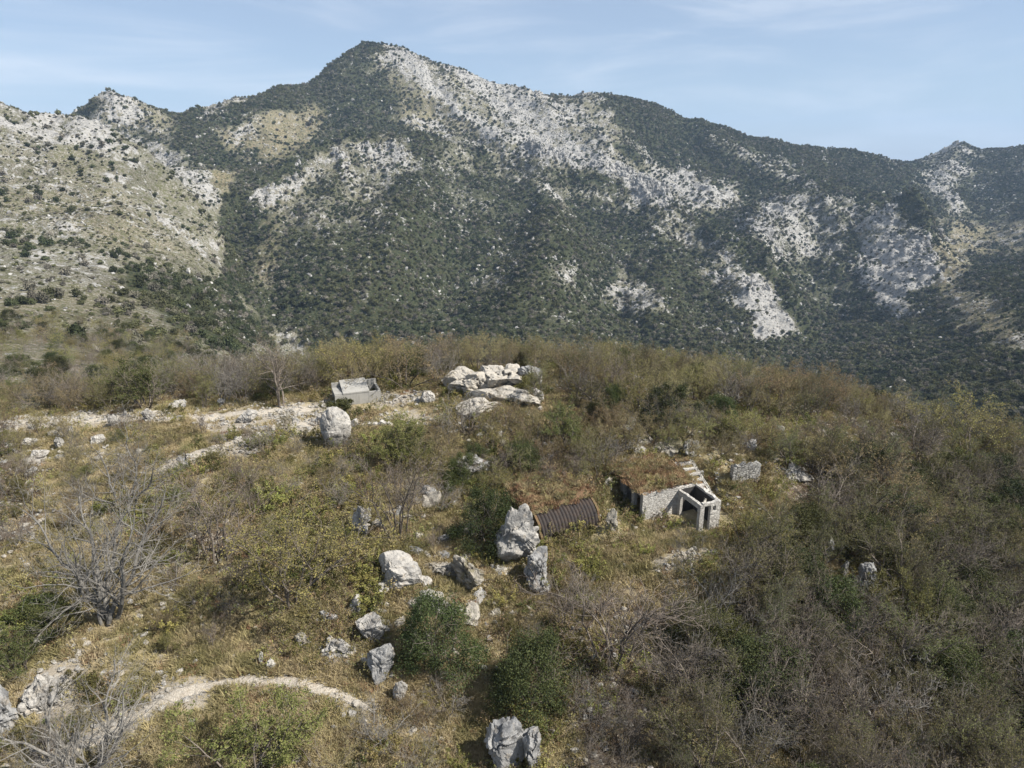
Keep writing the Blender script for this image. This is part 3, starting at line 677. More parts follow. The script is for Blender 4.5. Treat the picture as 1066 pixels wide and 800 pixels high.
SINGLE = [  # column, row of the foot, kind, variant, rows tall, label, width factor
 (112, 648, 'tree', 0, 148, 'large pale grey leafless tree with many spreading stems on the dry slope', .95),
 (130, 528, 'tree', 1, 88, 'smaller pale leafless tree on the stony slope just above the largest grey tree', 1.3),
 (98, 806, 'tree', 0, 108, 'pale grey leafless tree leaning over the white footpath at its lower end', 1.2),
 (305, 628, 'bud', 1, 112, 'big yellow-green budding shrub standing alone beside the cracked white slab boulder', 1.25),
 (228, 585, 'bare', 1, 78, 'dark brown leafless shrub beside the big yellow-green budding shrub', 1.2),
 (414, 560, 'bare', 1, 84, 'dark olive-brown leafless shrub just above the cracked white slab boulder', 1.0),
 (456, 690, 'ever', 0, 64, 'rounded dark evergreen bush at the foot of the diagonal pale slab', .9),
 (556, 738, 'ever', 1, 70, 'spreading mid-green evergreen bush downhill of the rounded darker one', .95),
 (640, 692, 'bare', 1, 104, 'wide brown leafless shrub on the slope below the corrugated shelter', 1.35),
 (745, 655, 'tree', 1, 80, 'slender pale-stemmed leafless tree below the terrace of the stone ruin', .9),
 (785, 800, 'tree', 1, 95, 'spreading dark-branched leafless tree at the lower edge of the wood', 1.2),
 (268, 815, 'green', 0, 90, 'yellow-green leafy shrub directly below the curve of the white footpath', 1.35),
 (395, 775, 'tree', 1, 58, 'low grey leafless tree with twisted branches beside the pointed grey boulder', 1.5),
 (30, 650, 'low', 0, 34, 'low dark green bush above the small pale rock by the grey outcrop', 1.3),
 (52, 655, 'low', 1, 26, 'small dark green bush immediately beside the small pale rock', 1.2),
 (22, 700, 'green', 1, 46, 'dark green leafy shrub touching the pale outcrop near the footpath', 1.2),
 (410, 482, 'green', 1, 46, 'olive-green leafy shrub on the bank below the concrete cistern', 1.3),
 (430, 476, 'ever', 2, 30, 'dark green bush beside the leafy shrub below the cistern', .9),
 (357, 436, 'low', 1, 20, 'small green bush growing against the concrete cistern wall', 1.0),
 (234, 420, 'tree', 1, 58, 'thin pale-trunked leafless tree on the plateau edge past the white rocks', .7),
 (293, 424, 'brownwood', 0, 72, 'tan leafless tree with pale trunk on the plateau edge near the cistern', 1.1),
 (152, 424, 'green', 2, 50, 'olive-green leafy shrub on the plateau edge behind the flat white boulder', 1.3),
 (422, 404, 'bud', 0, 60, 'broad tan-green budding shrub rising behind the concrete cistern', 1.5),
 (370, 402, 'bud', 3, 50, 'olive budding shrub behind the concrete cistern roof', 1.3),
 (543, 386, 'ever', 2, 18, 'small dark evergreen on top of the white rocky knoll', .8),
 (548, 409, 'low', 0, 18, 'olive bush growing in a cleft of the white rocky knoll', 1.2),
 (487, 452, 'bare', 0, 44, 'grey leafless shrub in front of the white rocky knoll', 1.2),
 (465, 455, 'tree', 1, 36, 'small pale leafless sapling between the round white boulder and knoll', .8),
 (1005, 478, 'bud', 1, 66, 'big olive budding shrub at the end of the crest', 1.4),
 (930, 665, 'green', 0, 72, 'bright lime-green slender leafy shrub standing in the dark wood', .8),
 (590, 466, 'green', 1, 44, 'olive-green leafy shrub on the steep bank below the knoll', 1.1),
 (510, 570, 'ever', 2, 56, 'dark green bush against the tall cracked crag', .8),
 (715, 585, 'bare', 2, 30, 'little leafless shrub on the terrace below the ruin doorway', 1.0),
 (805, 580, 'wood', 1, 66, 'budding tree at the end of the ruin terrace beside the white gravel', 1.1),
]
KEEP = []      # (x, y, radius) kept clear of scattered plants
for px, py, kind, v, hpx, label, wf in SINGLE:
    p = at(px, min(py, 840)); v = v % len(VAR[kind]); nh, cr_ = VAR[kind][v][2], CROWN_R[kind, v] * wf
    dep = p.y * CP - (p.z - CAMZ) * SP; el = math.atan2(CAMZ - p.z, math.hypot(p.x, p.y))
    h = nh * hpx / F * dep / max(nh * math.cos(el), .55 * nh * math.cos(el) + cr_ * math.sin(el))
    plant(kind, v, p - Vector((0, 0, .05)), h, rng.uniform(0, 6.28), label, None, (0, .28) if 'leaning' in label else (0, 0), wf)
    KEEP.append((p.x, p.y, h * .33 * wf))
KEEP += [(P1.x + E1.x * 2.3 - E2.x * 1.5, P1.y + E1.y * 2.3 - E2.y * 1.5, 5.2), (P1.x + E1.x * 2.4 + E2.x * 1.6, P1.y + E1.y * 2.4 + E2.y * 1.6, 3.0), (CIS.x, CIS.y - 1, 4.5), (CIS.x + 4.5, CIS.y + .5, 3.4), (CIS.x + 2, CIS.y + 2.5, 3.2)]
# open view lines: the places of rocks and built things that the photograph shows uncovered
for px, py, rad in ((350, 448, 2.2), (446, 413, 1.6), (495, 400, 2.6), (520, 398, 3), (545, 392, 2.2), (500, 425, 2), (540, 425, 1.6), (408, 600, 2.6), (540, 585, 2.8), (555, 610, 1.8), (377, 550, 1.5), (372, 640, 1.6), (382, 660, 1.8), (395, 705, 1.8),
                    (590, 560, 2.6), (620, 550, 2.2), (560, 560, 2), (480, 600, 2), (520, 785, 2.6), (750, 510, 2.2), (775, 498, 2.0), (190, 725, 1.4), (260, 715, 1.6), (300, 715, 1.6), (340, 722, 1.4), (230, 718, 1.4), (45, 715, 2),
                    (188, 422, 1.5), (257, 437, 1.8), (700, 570, 3.0), (740, 575, 2.4), (650, 580, 3.0), (895, 608, 2.0), (445, 630, 1.6), (760, 505, 2), (300, 430, 2.5), (330, 425, 2), (400, 437, 2), (430, 436, 2), (415, 420, 2.2), (445, 424, 2.2), (400, 414, 1.5), (808, 512, 3.0), (785, 520, 2.5), (850, 520, 1.5)):
    q = at(px, py); KEEP.append((q.x, q.y, rad))
    v = Vector((q.x, q.y, 0)).normalized(); KEEP.append((q.x - v.x * rad * .9, q.y - v.y * rad * .9, rad * .8))
REGIONS = [  # outline of the feet in the photograph, plants, spacing, heights, kinds with weights, where
 ([(-60, 430), (330, 424), (330, 404), (480, 402), (490, 388), (200, 380), (-60, 385)], 96, 1.7, (3.2, 4.8), dict(bud=.38, bare=.34, wood=.16, green=.06, ever=.06), 'in the scrub row along the far edge of the stony plateau'),
 ([(330, 412), (470, 410), (560, 392), (560, 376), (330, 384)], 34, 2.0, (3.2, 4.8), dict(bud=.6, bare=.2, wood=.2), 'in the thicket behind the cistern and the knoll'),
 ([(555, 420), (700, 440), (860, 450), (1000, 470), (1100, 500), (1100, 440), (1000, 425), (850, 402), (700, 388), (560, 380)], 160, 1.7, (3.0, 4.8), dict(bud=.55, bare=.16, wood=.2, ever=.09), 'on the brow of the hill above the stone ruin'),
 ([(540, 425), (640, 440), (800, 455), (850, 470), (780, 480), (700, 478), (620, 500), (560, 520), (490, 520), (440, 490), (480, 450)], 66, 1.7, (2.4, 3.8), dict(bud=.46, bare=.26, green=.18, ever=.10), 'on the steep bank between knoll and ruin'),
 ([(800, 470), (1120, 490), (1120, 640), (860, 620), (800, 560)], 165, 1.55, (3.6, 6.0), dict(wood=.44, brownwood=.28, bud=.12, ever=.16), 'in the wood beyond the stone steps'),
 ([(770, 590), (860, 620), (1120, 640), (1120, 860), (690, 860), (700, 700)], 215, 1.5, (3.6, 6.0), dict(wood=.50, brownwood=.24, bud=.06, ever=.12, bare=.08), 'in the dense wood below the ruin terrace'),
 ([(570, 620), (700, 620), (770, 600), (700, 700), (690, 860), (590, 860), (600, 730)], 34, 1.8, (2.2, 3.8), dict(bare=.5, brownwood=.2, bud=.3), 'on the slope below the ruin terrace'),
 ([(-40, 450), (330, 450), (460, 470), (500, 540), (400, 560), (330, 520), (200, 560), (-40, 600)], 70, 1.8, (1.3, 2.8), dict(bud=.30, bare=.56, green=.14), 'on the stony slope below the plateau'),
 ([(-60, 445), (60, 455), (60, 560), (-60, 600)], 16, 1.8, (2.6, 3.8), dict(bud=.4, bare=.6), 'in the dark scrub on the edge of the stony slope'),
 ([(150, 560), (360, 560), (380, 660), (260, 690), (150, 680)], 22, 2.0, (1.2, 2.3), dict(bud=.5, bare=.3, green=.2), 'on the grass uphill of the footpath'),
 ([(420, 540), (530, 600), (570, 680), (480, 640), (430, 600)], 9, 1.6, (1.2, 2.0), dict(bud=.6, bare=.2, green=.2), 'among the ledges uphill of the evergreen bushes'),
 ([(-40, 740), (90, 770), (330, 740), (520, 720), (590, 860), (-40, 860)], 26, 1.9, (1.2, 2.4), dict(bud=.45, bare=.35, green=.2), 'on the ground downhill of the footpath'),
]
DESC = dict(bud='olive-tan budding shrub', bare='leafless grey-brown shrub', green='green leafy shrub', wood='thin budding tree', brownwood='leafless brown tree', ever='dark evergreen bush')
def inside(px, py, poly): return poly_sd(np.array([float(px)]), np.array([float(py)]), poly)[0] > 0
placed = []; SCATTER_N = 0
for poly, n, sp, (h0, h1), kinds, where in REGIONS:
    xs = [p[0] for p in poly]; ys = [p[1] for p in poly]
    # an even scatter over the ground the outline covers
    pts = [at(rng.uniform(min(xs), max(xs)), rng.uniform(min(ys), max(ys)), 14, 110) for _ in range(0)]
    bx = [at(a, min(max(b, 376), 850), 14, 110) for a, b in poly]
    x0, x1 = min(b.x for b in bx) - 3, max(b.x for b in bx) + 3; y0, y1 = min(b.y for b in bx) - 3, max(b.y for b in bx) + 3
    cx = rng.uniform(x0, x1, n * 60); cyy = rng.uniform(y0, y1, n * 60); cz = H(cx, cyy)
    qx, qy, _ = project(cx, cyy, cz)
    ok = poly_sd(qx, qy, poly) > 0
    cand = np.stack([cx, cyy, cz], 1)[ok]; got = 0
    names, wts = list(kinds), np.array(list(kinds.values()))
    for x, y, z in cand:
        if got >= n: break
        if any((x - a) ** 2 + (y - b) ** 2 < (c + .5) ** 2 for a, b, c in KEEP): continue
        if any((x - a) ** 2 + (y - b) ** 2 < (sp * c) ** 2 for a, b, c in placed): continue
        placed.append((x, y, rng.uniform(.75, 1.15)))
        k = names[rng.choice(len(names), p=wts / wts.sum())]
        h = rng.uniform(h0, h1) * .92 * (.75 if k in ('ever', 'green') else 1)
        d = DESC[k]
        plant(k, int(rng.integers(9)), (x, y, z - .08), h, rng.uniform(0, 6.28), f'{d} {where}', f'{d}s {where}', (rng.normal(0, .05), rng.normal(0, .05)), rng.uniform(.9, 1.25))
        got += 1; SCATTER_N += 1
print('scattered plants', SCATTER_N)
# ------------------------------------------------------------------ boulders and outcrops
def mat_rock(name, white, grey, lich, moss=0.0):
    t = NT(name); p = t.objco(); r = t.rand()
    v = t.n('ShaderNodeVectorMath', operation='ADD'); t.l(p, v.inputs[0]); cmb = t.n('ShaderNodeCombineXYZ'); t.l(t.math('MULTIPLY', r, 40), cmb.inputs[0]); t.l(cmb.outputs[0], v.inputs[1]); p = v.outputs[0]
    c = rock_color(t, p, 1.0, lich, white, grey)
    n = t.noise(3.5, 8, .72, p); st = t.n('ShaderNodeMapping'); st.inputs['Scale'].default_value = (3.2, 3.2, .5); t.l(p, st.inputs[0])
    streak = t.noise(2.0, 5, .7, st.outputs[0])
    c = t.mix(t.math('MULTIPLY', t.mr(streak, .56, .7), .5), c, tuple(.6 * x for x in grey))
    n5 = t.noise(11, 6, .75, p); c = t.mix(t.math('MULTIPLY', t.mr(n5, .52, .68), .6), c, (.13, .125, .115))
    if moss: c = t.mix(t.math('MULTIPLY', t.mr(t.noise(1.4, 5, .7, p), .5, .62), moss), c, (.12, .105, .05))
    h = t.math('ADD', n, t.math('MULTIPLY', n5, .4))
    return t.bsdf(c, .9, t.bump(h, .9, .12), .15)
M_WHITE = mat_rock('white_limestone', (.40, .38, .345), (.20, .192, .18), .8)
M_GREY = mat_rock('grey_limestone', (.29, .285, .275), (.16, .16, .16), .7)
M_BROWN = mat_rock('lichened_limestone', (.33, .305, .26), (.17, .155, .13), .7, .7)
M_CREAM = mat_rock('cream_limestone', (.39, .36, .31), (.24, .225, .2), .5)
ROCKMATS = dict(c=M_CREAM, w=M_WHITE, g=M_GREY, b=M_BROWN)
def rock_mesh(name, dims, seed, mat, rough=1.0, cuts=9, sub=4):
    rg = np.random.default_rng(seed)
    bm = bmesh.new(); bmesh.ops.create_icosphere(bm, subdivisions=sub, radius=1.0)
    v = np.array([q.co[:] for q in bm.verts]); f = np.array([[q.index for q in p.verts] for p in bm.faces]); bm.free()
    for _ in range(cuts if rough > .42 else 0):
        n = rg.normal(size=3); n /= np.linalg.norm(n); o = rg.uniform(.42, .8) if rough > .5 else rg.uniform(.55, .85)
        d = v @ n; m = d > o; v[m] -= np.outer(d[m] - o, n) * .93
    v = v / np.abs(v).max(0) * .5
    v = v * np.array(dims)
    s = max(dims); off = rg.uniform(-50, 50, 3)
    ax = Vector(rg.normal(size=3) + np.array([0, 0, 1.2])).normalized(); O = Vector(off); per = s * rg.uniform(.16, .3)
    for i, p in enumerate(v):
        q = Vector(p); u = q * (2.4 / s) + O
        a = mnoise.fractal(u * 1.1, .75, 2.1, 7) * .085
        w = u * 1.25 + Vector((mnoise.noise(u * 2), mnoise.noise(u * 2 + Vector((9, 2, 4))), mnoise.noise(u * 2 + Vector((3, 8, 1))))) * .45
        dd = mnoise.voronoi(w)[0]; g = dd[1] - dd[0]
        crack = (-.085 if rough > .5 else -.05) * max(0, 1 - g / .10) ** 1.5
        cell = (mnoise.cell(mnoise.voronoi(w)[1][0] * 7.1) - .5) * .05
        st = ((q.dot(ax) / per + .6 * mnoise.noise(u * 1.5)) % 1.0); strat = -.03 * max(0, 1 - st / .18)
        l = q.length + 1e-6
        v[i] = q + q / l * ((a + crack + cell + strat) * s * rough)
    v[:, 2] += dims[2] * .5
    me = np_mesh(name, v, None, f, mats=[mat], smooth=False)
    return me
ROCKS = [  # column, row of the foot, columns wide, rows tall, depth ratio, yaw, material, roughness, name, label, buried share, tilt
 (351, 467, 31, 42, .8, .3, 'w', .4, 'boulder', 'upright egg-shaped white boulder standing below the concrete cistern', .08, 0),
 (446, 420, 18, 16, .9, .8, 'w', .8, 'boulder', 'small round white boulder casting a dark shadow between cistern and rocky knoll', .1, 0),
 (494, 415, 64, 27, 1.0, .2, 'c', .9, 'outcrop', 'broad pale flank of the rocky knoll nearest the round white boulder', .25, 0),
 (527, 411, 62, 32, 1.0, 1.1, 'c', .95, 'outcrop', 'cream-white summit block of the rocky knoll', .2, 0),
 (553, 406, 34, 26, .9, 2.0, 'g', 1.1, 'outcrop', 'grey cracked block at the far end of the rocky knoll', .2, 0),
 (482, 408, 44, 20, 1.2, .5, 'c', .48, 'outcrop', 'flat cream ledge at the near top of the rocky knoll', .3, 0),
 (516, 421, 66, 18, .7, -.25, 'c', .5, 'rock_slab', 'long smooth white slab lying along the foot of the knoll', .35, 0),
 (543, 423, 46, 16, .7, -.5, 'c', .8, 'rock_slab', 'tilted white slab below the summit block of the knoll', .35, 0),
 (558, 420, 20, 16, .9, .3, 'w', .8, 'boulder', 'white boulder at the end of the knoll beneath its grey block', .2, 0),
 (502, 434, 56, 16, 1.0, .9, 'c', .6, 'outcrop', 'low pale outcrop under the front edge of the knoll', .4, 0),
 (410, 618, 52, 32, .8, -.4, 'w', .55, 'boulder', 'big white slab boulder with a dark crack and brown stain', .15, .25),
 (398, 621, 18, 10, .9, .4, 'w', .8, 'rock', 'small white rock tucked against the cracked slab boulder', .2, 0),
 (542, 598, 46, 66, .7, .3, 'w', .8, 'crag', 'tall white cracked crag beside the corrugated shelter', .05, 0),
 (524, 588, 26, 42, .9, 1.3, 'g', .9, 'crag', 'grey weathered shoulder of the tall white crag', .1, 0),
 (560, 616, 32, 36, .9, .8, 'g', 1.2, 'outcrop', 'rough grey broken rock heap at the foot of the tall crag', .15, 0),
 (565, 622, 16, 16, .9, .1, 'g', 1.5, 'rock', 'grey rock below the broken heap at the crag foot', .2, 0),
 (378, 560, 22, 34, .7, .5, 'w', 1.0, 'outcrop', 'narrow pale outcrop uphill of the cracked slab boulder', .2, 0),
 (373, 648, 20, 22, .8, 1.9, 'w', .7, 'rock', 'split white rock with a dark side below the cracked slab', .15, .3),
 (384, 672, 32, 26, .8, -.5, 'w', .7, 'boulder', 'angular pale boulder below the split white rock', .15, .2),
 (390, 640, 18, 8, .5, .3, 'w', .6, 'rock', 'thin pale rock lying between split rock and slab', .2, 0),
 (354, 690, 36, 20, .9, .3, 'w', 1.0, 'outcrop', 'ragged white outcrop just uphill of the footpath bend', .25, 0),
 (396, 716, 32, 34, .9, .2, 'g', .7, 'boulder', 'pointed grey boulder above the end of the footpath', .12, 0),
 (417, 735, 20, 22, .8, .8, 'w', .8, 'rock', 'pale rock with a shadowed hollow below the pointed grey boulder', .1, .2),
 (318, 676, 22, 12, .9, .2, 'b', 1.1, 'outcrop', 'lichened low outcrop above the footpath', .3, 0),
 (457, 640, 52, 14, .4, -.62, 'w', .55, 'rock_slab', 'diagonal pale slab above the rounded dark evergreen', .25, .15),
 (434, 637, 28, 11, .8, .2, 'w', 1.0, 'rock', 'low white rock between angular boulder and dark evergreen', .3, 0),
 (482, 612, 42, 30, .7, -.6, 'b', 1.3, 'outcrop', 'brown layered ledge with a deep shadowed crack', .3, .25),
 (462, 600, 36, 12, .6, -.5, 'b', 1.2, 'outcrop', 'low lichened ledge leading to the layered brown one', .35, .1),
 (492, 500, 46, 26, .8, .4, 'g', 1.2, 'outcrop', 'grey streaked outcrop on the bank below the knoll', .35, .1),
 (487, 562, 18, 20, .8, .4, 'b', .9, 'outcrop', 'blocky lichened rock above the layered ledge', .25, 0),
 (445, 518, 18, 14, .8, .8, 'g', 1.1, 'outcrop', 'small grey outcrop on the ochre grass under the knoll', .35, 0),
 (522, 812, 56, 52, .8, .3, 'g', .8, 'boulder', 'large grey boulder under the spreading evergreen bush', .1, 0),
 (556, 800, 26, 44, .8, 1.2, 'g', .9, 'boulder', 'narrow cracked grey rock leaning on the large grey boulder', .1, -.2),
 (188, 427, 20, 9, .8, .2, 'w', .8, 'boulder', 'flat white boulder on the plateau edge', .2, 0),
 (257, 441, 24, 13, .8, .6, 'w', .7, 'boulder', 'rounded white boulder on the bare track', .15, 0),
 (231, 422, 8, 7, .9, .2, 'w', .8, 'rock', 'small white rock at the foot of the thin pale tree', .2, 0),
 (43, 480, 18, 11, .9, .3, 'w', .7, 'boulder', 'pale rounded boulder alone on the stony slope', .15, 0),
 (120, 446, 14, 13, .9, .3, 'w', 1.0, 'rock', 'white ragged rock above the smaller pale tree', .2, 0),
 (155, 440, 14, 16, .9, 1.3, 'w', 1.0, 'rock', 'white upright rock on the plateau beside a purple-grey shrub', .2, 0),
 (62, 468, 12, 16, .9, 1.3, 'w', 1.0, 'rock', 'narrow white rock uphill of the pale rounded boulder', .25, 0),
 (32, 466, 16, 9, .9, .5, 'w', .9, 'rock', 'flat white rock at the edge of the dark scrub', .25, 0),
 (103, 464, 14, 12, .9, .9, 'w', .9, 'rock', 'blocky white rock right behind the smaller pale tree', .25, 0),
 (42, 674, 12, 12, .9, .3, 'w', .8, 'rock', 'small pale rock among low dark green bushes', .15, 0),
 (52, 738, 44, 34, 1.1, .3, 'w', 1.0, 'outcrop', 'flat pale outcrop beside the lower footpath', .5, 0),
 (8, 762, 40, 52, .9, .9, 'g', .9, 'outcrop', 'bluish-grey outcrop at the downhill end of the dry slope', .3, 0),
 (273, 692, 6, 12, .8, .4, 'w', .7, 'rock', 'little upright white stone above the footpath', .1, 0),
 (283, 697, 10, 7, .8, .9, 'w', .7, 'rock', 'little round white stone beside the upright one', .1, 0),
 (897, 622, 28, 34, .8, .5, 'g', 1.0, 'outcrop', 'grey rock bluff rising out of the wood', .15, 0),
 (877, 602, 10, 18, .8, .2, 'g', .8, 'rock', 'narrow pale rock beside the grey bluff in the wood', .15, 0),
 (860, 586, 14, 26, .6, .8, 'g', .8, 'outcrop', 'thin leaning grey rock in the wood below the steps', .15, .3),
 (636, 558, 16, 28, .8, .5, 'b', .9, 'outcrop', 'pale upright stone between corrugated shelter and ruin', .15, 0),
 (634, 512, 14, 14, .8, .5, 'b', .9, 'outcrop', 'pale blocky stone beside the dark entrance of the ruin', .25, 0),
 (690, 474, 34, 12, .8, .2, 'b', 1.2, 'outcrop', 'broken pale ledge uphill of the turf roof', .35, 0),
 (717, 477, 26, 20, .8, .9, 'g', 1.2, 'outcrop', 'grey rugged rock behind the turf roof', .3, 0),
 (668, 466, 22, 12, .8, .5, 'b', 1.1, 'outcrop', 'lichened rock on the bank behind the ruin', .35, 0),
 (828, 500, 34, 18, .8, .4, 'w', 1.3, 'outcrop', 'pale crumbling outcrop beyond the dry stone wall', .4, 0),
 (780, 470, 16, 16, .8, .4, 'g', 1.1, 'outcrop', 'grey rock on the bank above the dry stone wall', .25, 0),
 (812, 455, 12, 14, .8, .9, 'g', 1.0, 'rock', 'grey rock among shrubs on the brow', .25, 0),
 (930, 460, 10, 10, .9, .2, 'w', .9, 'rock', 'white rock high on the crest among budding shrubs', .2, 0),
 (655, 446, 16, 14, .9, .6, 'g', 1.1, 'outcrop', 'grey rock poking through shrubs between knoll and turf roof', .3, 0),
 (855, 552, 20, 12, .9, .6, 'g', 1.1, 'rock', 'dark-shadowed grey rock near the end of the terrace', .25, 0),
]
for i, (px, py, w, h, dr, yaw, mk, ro, nm, label, bury, tilt) in enumerate(ROCKS):
    p = at(px, min(py, 845)); dep = p.y * CP - (p.z - CAMZ) * SP
    W = w / F * dep; Hh = px_height(p, h) / (1 - bury * .6)
    me = rock_mesh(nm, (W * 1.04, W * dr, Hh), 1700 + i, ROCKMATS[mk], ro, 11, 5 if W > 1.2 else 4)
    o = obj(nm, me); o.location = p - Vector((0, 0, Hh * bury)) + Vector((p.x, p.y, 0)).normalized() * (W * dr * .35); o.location.z = hz(o.location.x, o.location.y) * .5 + p.z * .5 - Hh * bury
    o.rotation_euler = (0, tilt, yaw)
    tag(o, label, 'rock' if nm in ('rock', 'rock_slab', 'outcrop', 'crag') else 'boulder')
# small loose rocks one can count, copied from eight shapes
SMALL = [rock_mesh('rock', (1, rng.uniform(.6, .95), rng.uniform(.45, .8)), 900 + i, (M_WHITE, M_WHITE, M_BROWN, M_GREY)[i % 4], 1.0, 10, 3) for i in range(8)]
def scatter_rocks(poly, n, s0, s1, where, name='rock', look='loose pale', sink=.3):
    k = 0; xs = [p[0] for p in poly]; ys = [p[1] for p in poly]
    while k < n:
        a, b = rng.uniform(min(xs), max(xs)), rng.uniform(min(ys), max(ys))
        if not inside(a, b, poly): continue
        p = at(a, b); s = s0 * (s1 / s0) ** (rng.random() ** 1.7)
        o = obj(name, SMALL[rng.integers(8)]); o.scale = (s, s, s); o.location = p - Vector((0, 0, s * sink)); o.rotation_euler = (rng.normal(0, .2), rng.normal(0, .2), rng.uniform(0, 6.28))
        tag(o, f'{look} {name} {where}', 'rock', f'{look} {name}s {where}'); k += 1
scatter_rocks([(0, 440), (180, 430), (330, 428), (340, 470), (170, 500), (0, 500)], 58, .4, 1.5, 'on the bare stony plateau')
scatter_rocks([(80, 590), (200, 600), (400, 680), (400, 715), (200, 705), (60, 720)], 42, .2, .7, 'on the dry slope uphill of the footpath')
scatter_rocks([(340, 590), (430, 640), (420, 710), (330, 700)], 22, .35, 1.4, 'around the angular pale boulder')
scatter_rocks([(590, 570), (780, 555), (760, 600), (680, 620), (600, 600)], 22, .2, .6, 'along the terrace below the ruin')
scatter_rocks([(480, 430), (600, 410), (620, 470), (520, 500)], 26, .5, 1.6, 'on the bank under the knoll')
scatter_rocks([(640, 455), (870, 455), (870, 505), (760, 500), (640, 480)], 20, .35, 1.1, 'on the bank above the ruin')
scatter_rocks([(530, 610), (620, 600), (620, 720), (700, 780), (560, 700)], 24, .25, .8, 'in the gully between evergreens and brown shrub')
for poly, n, where in (([(310, 600), (430, 630), (430, 710), (320, 700)], 28, 'among the angular pale boulders'), ([(430, 560), (520, 540), (530, 640), (480, 650), (430, 610)], 24, 'between the layered ledge and tall crag'),
                       ([(330, 480), (500, 470), (500, 540), (340, 550)], 14, 'on the bank uphill of the cracked slab'), ([(0, 440), (180, 430), (200, 480), (0, 510)], 16, 'in the stony plateau near the pale trees'), ([(560, 430), (700, 440), (720, 480), (600, 480)], 10, 'on the bank above the turf roof')):
    scatter_rocks(poly, n, .8, 2.3, where, 'outcrop', 'weathered half-sunk', .42)
scatter_rocks([(430, 550), (500, 540), (530, 600), (500, 650), (440, 620)], 16, .4, 1.5, 'among the lichened ledges')
scatter_rocks([(300, 480), (440, 490), (440, 560), (330, 560)], 16, .35, 1.2, 'on the slope uphill of the cracked slab boulder')
scatter_rocks([(0, 720), (100, 720), (140, 800), (0, 830)], 24, .2, .7, 'around the lower end of the footpath')
# ------------------------------------------------------------------ built things
def mat_masonry(name, c1, c2, scale=3.2, joint=(.30, .28, .25)):
    t = NT(name); p = t.objco(); mp = t.n('ShaderNodeMapping'); mp.inputs['Scale'].default_value = (1, 1, 1.5); t.l(p, mp.inputs[0])
    n = t.noise(6, 5, .7, p); v = t.vor(scale, 'F1', mp.outputs[0], 'Color'); e = t.vor(scale, 'DISTANCE_TO_EDGE', mp.outputs[0])
    sep = t.n('ShaderNodeSeparateColor'); t.l(v, sep.inputs[0])
    c = t.mix(t.mr(sep.outputs[0], .2, .9), c1, c2); c = t.mix(t.mr(n, .5, .75), c, tuple(.5 * x for x in c2))
    c = t.mix(t.mr(e, .02, .07, 1, 0), c, joint)
    h = t.math('ADD', t.mr(e, 0, .12), t.math('MULTIPLY', n, .5))
    return t.bsdf(c, .92, t.bump(h, .8, .05), .1)
def mat_concrete(name, c, dark=.6):
    t = NT(name); p = t.objco(); n = t.noise(1.1, 6, .65, p); n2 = t.noise(12, 5, .7, p)
    mp = t.n('ShaderNodeMapping'); mp.inputs['Scale'].default_value = (4, 4, .4); t.l(p, mp.inputs[0]); s = t.noise(1.5, 4, .6, mp.outputs[0])
    col = t.mix(t.mr(n, .4, .7), c, tuple(dark * x for x in c)); col = t.mix(t.math('MULTIPLY', t.mr(s, .52, .7), .5), col, tuple(.5 * x for x in c)); col = t.mix(t.math('MULTIPLY', t.mr(n2, .5, .75), .4), col, tuple(.55 * x for x in c))
    return t.bsdf(col, .9, t.bump(n2, .5, .03), .15)
M_MASON = mat_masonry('pale_mortared_stone', (.47, .45, .41), (.38, .36, .33), 4.2, (.33, .31, .28))
M_DRYSTONE = mat_masonry('dry_stone', (.40, .385, .35), (.24, .23, .21), 3.6, (.06, .055, .045))
M_CONC = mat_concrete('pale_concrete', (.31, .30, .275), .82)
def mat_turf():
    t = NT('red_brown_turf'); p = t.objco(); n = t.noise(1.2, 5, .7, p); n2 = t.noise(9, 5, .75, p)
    c = t.mix(t.mr(n, .4, .6), (.18, .11, .066), (.15, .125, .065)); c = t.mix(t.mr(n2, .48, .68), c, (.07, .055, .032)); c = t.mix(t.mr(t.noise(3.1, 5, .75, p), .52, .66), c, (.08, .085, .035)); return t.bsdf(c, .95, t.bump(n2, 1, .1), .1)
M_TURF = mat_turf()
def mat_iron():
    t = NT('rusted_corrugated_iron'); p = t.objco(); n = t.noise(2.2, 6, .7, p); c = t.mix(t.mr(n, .4, .65), (.036, .031, .029), (.056, .042, .034)); c = t.mix(t.mr(t.noise(7, 4, .7, p), .55, .7), c, (.055, .045, .04)); return t.bsdf(c, .85, None, .2)
M_IRON = mat_iron()
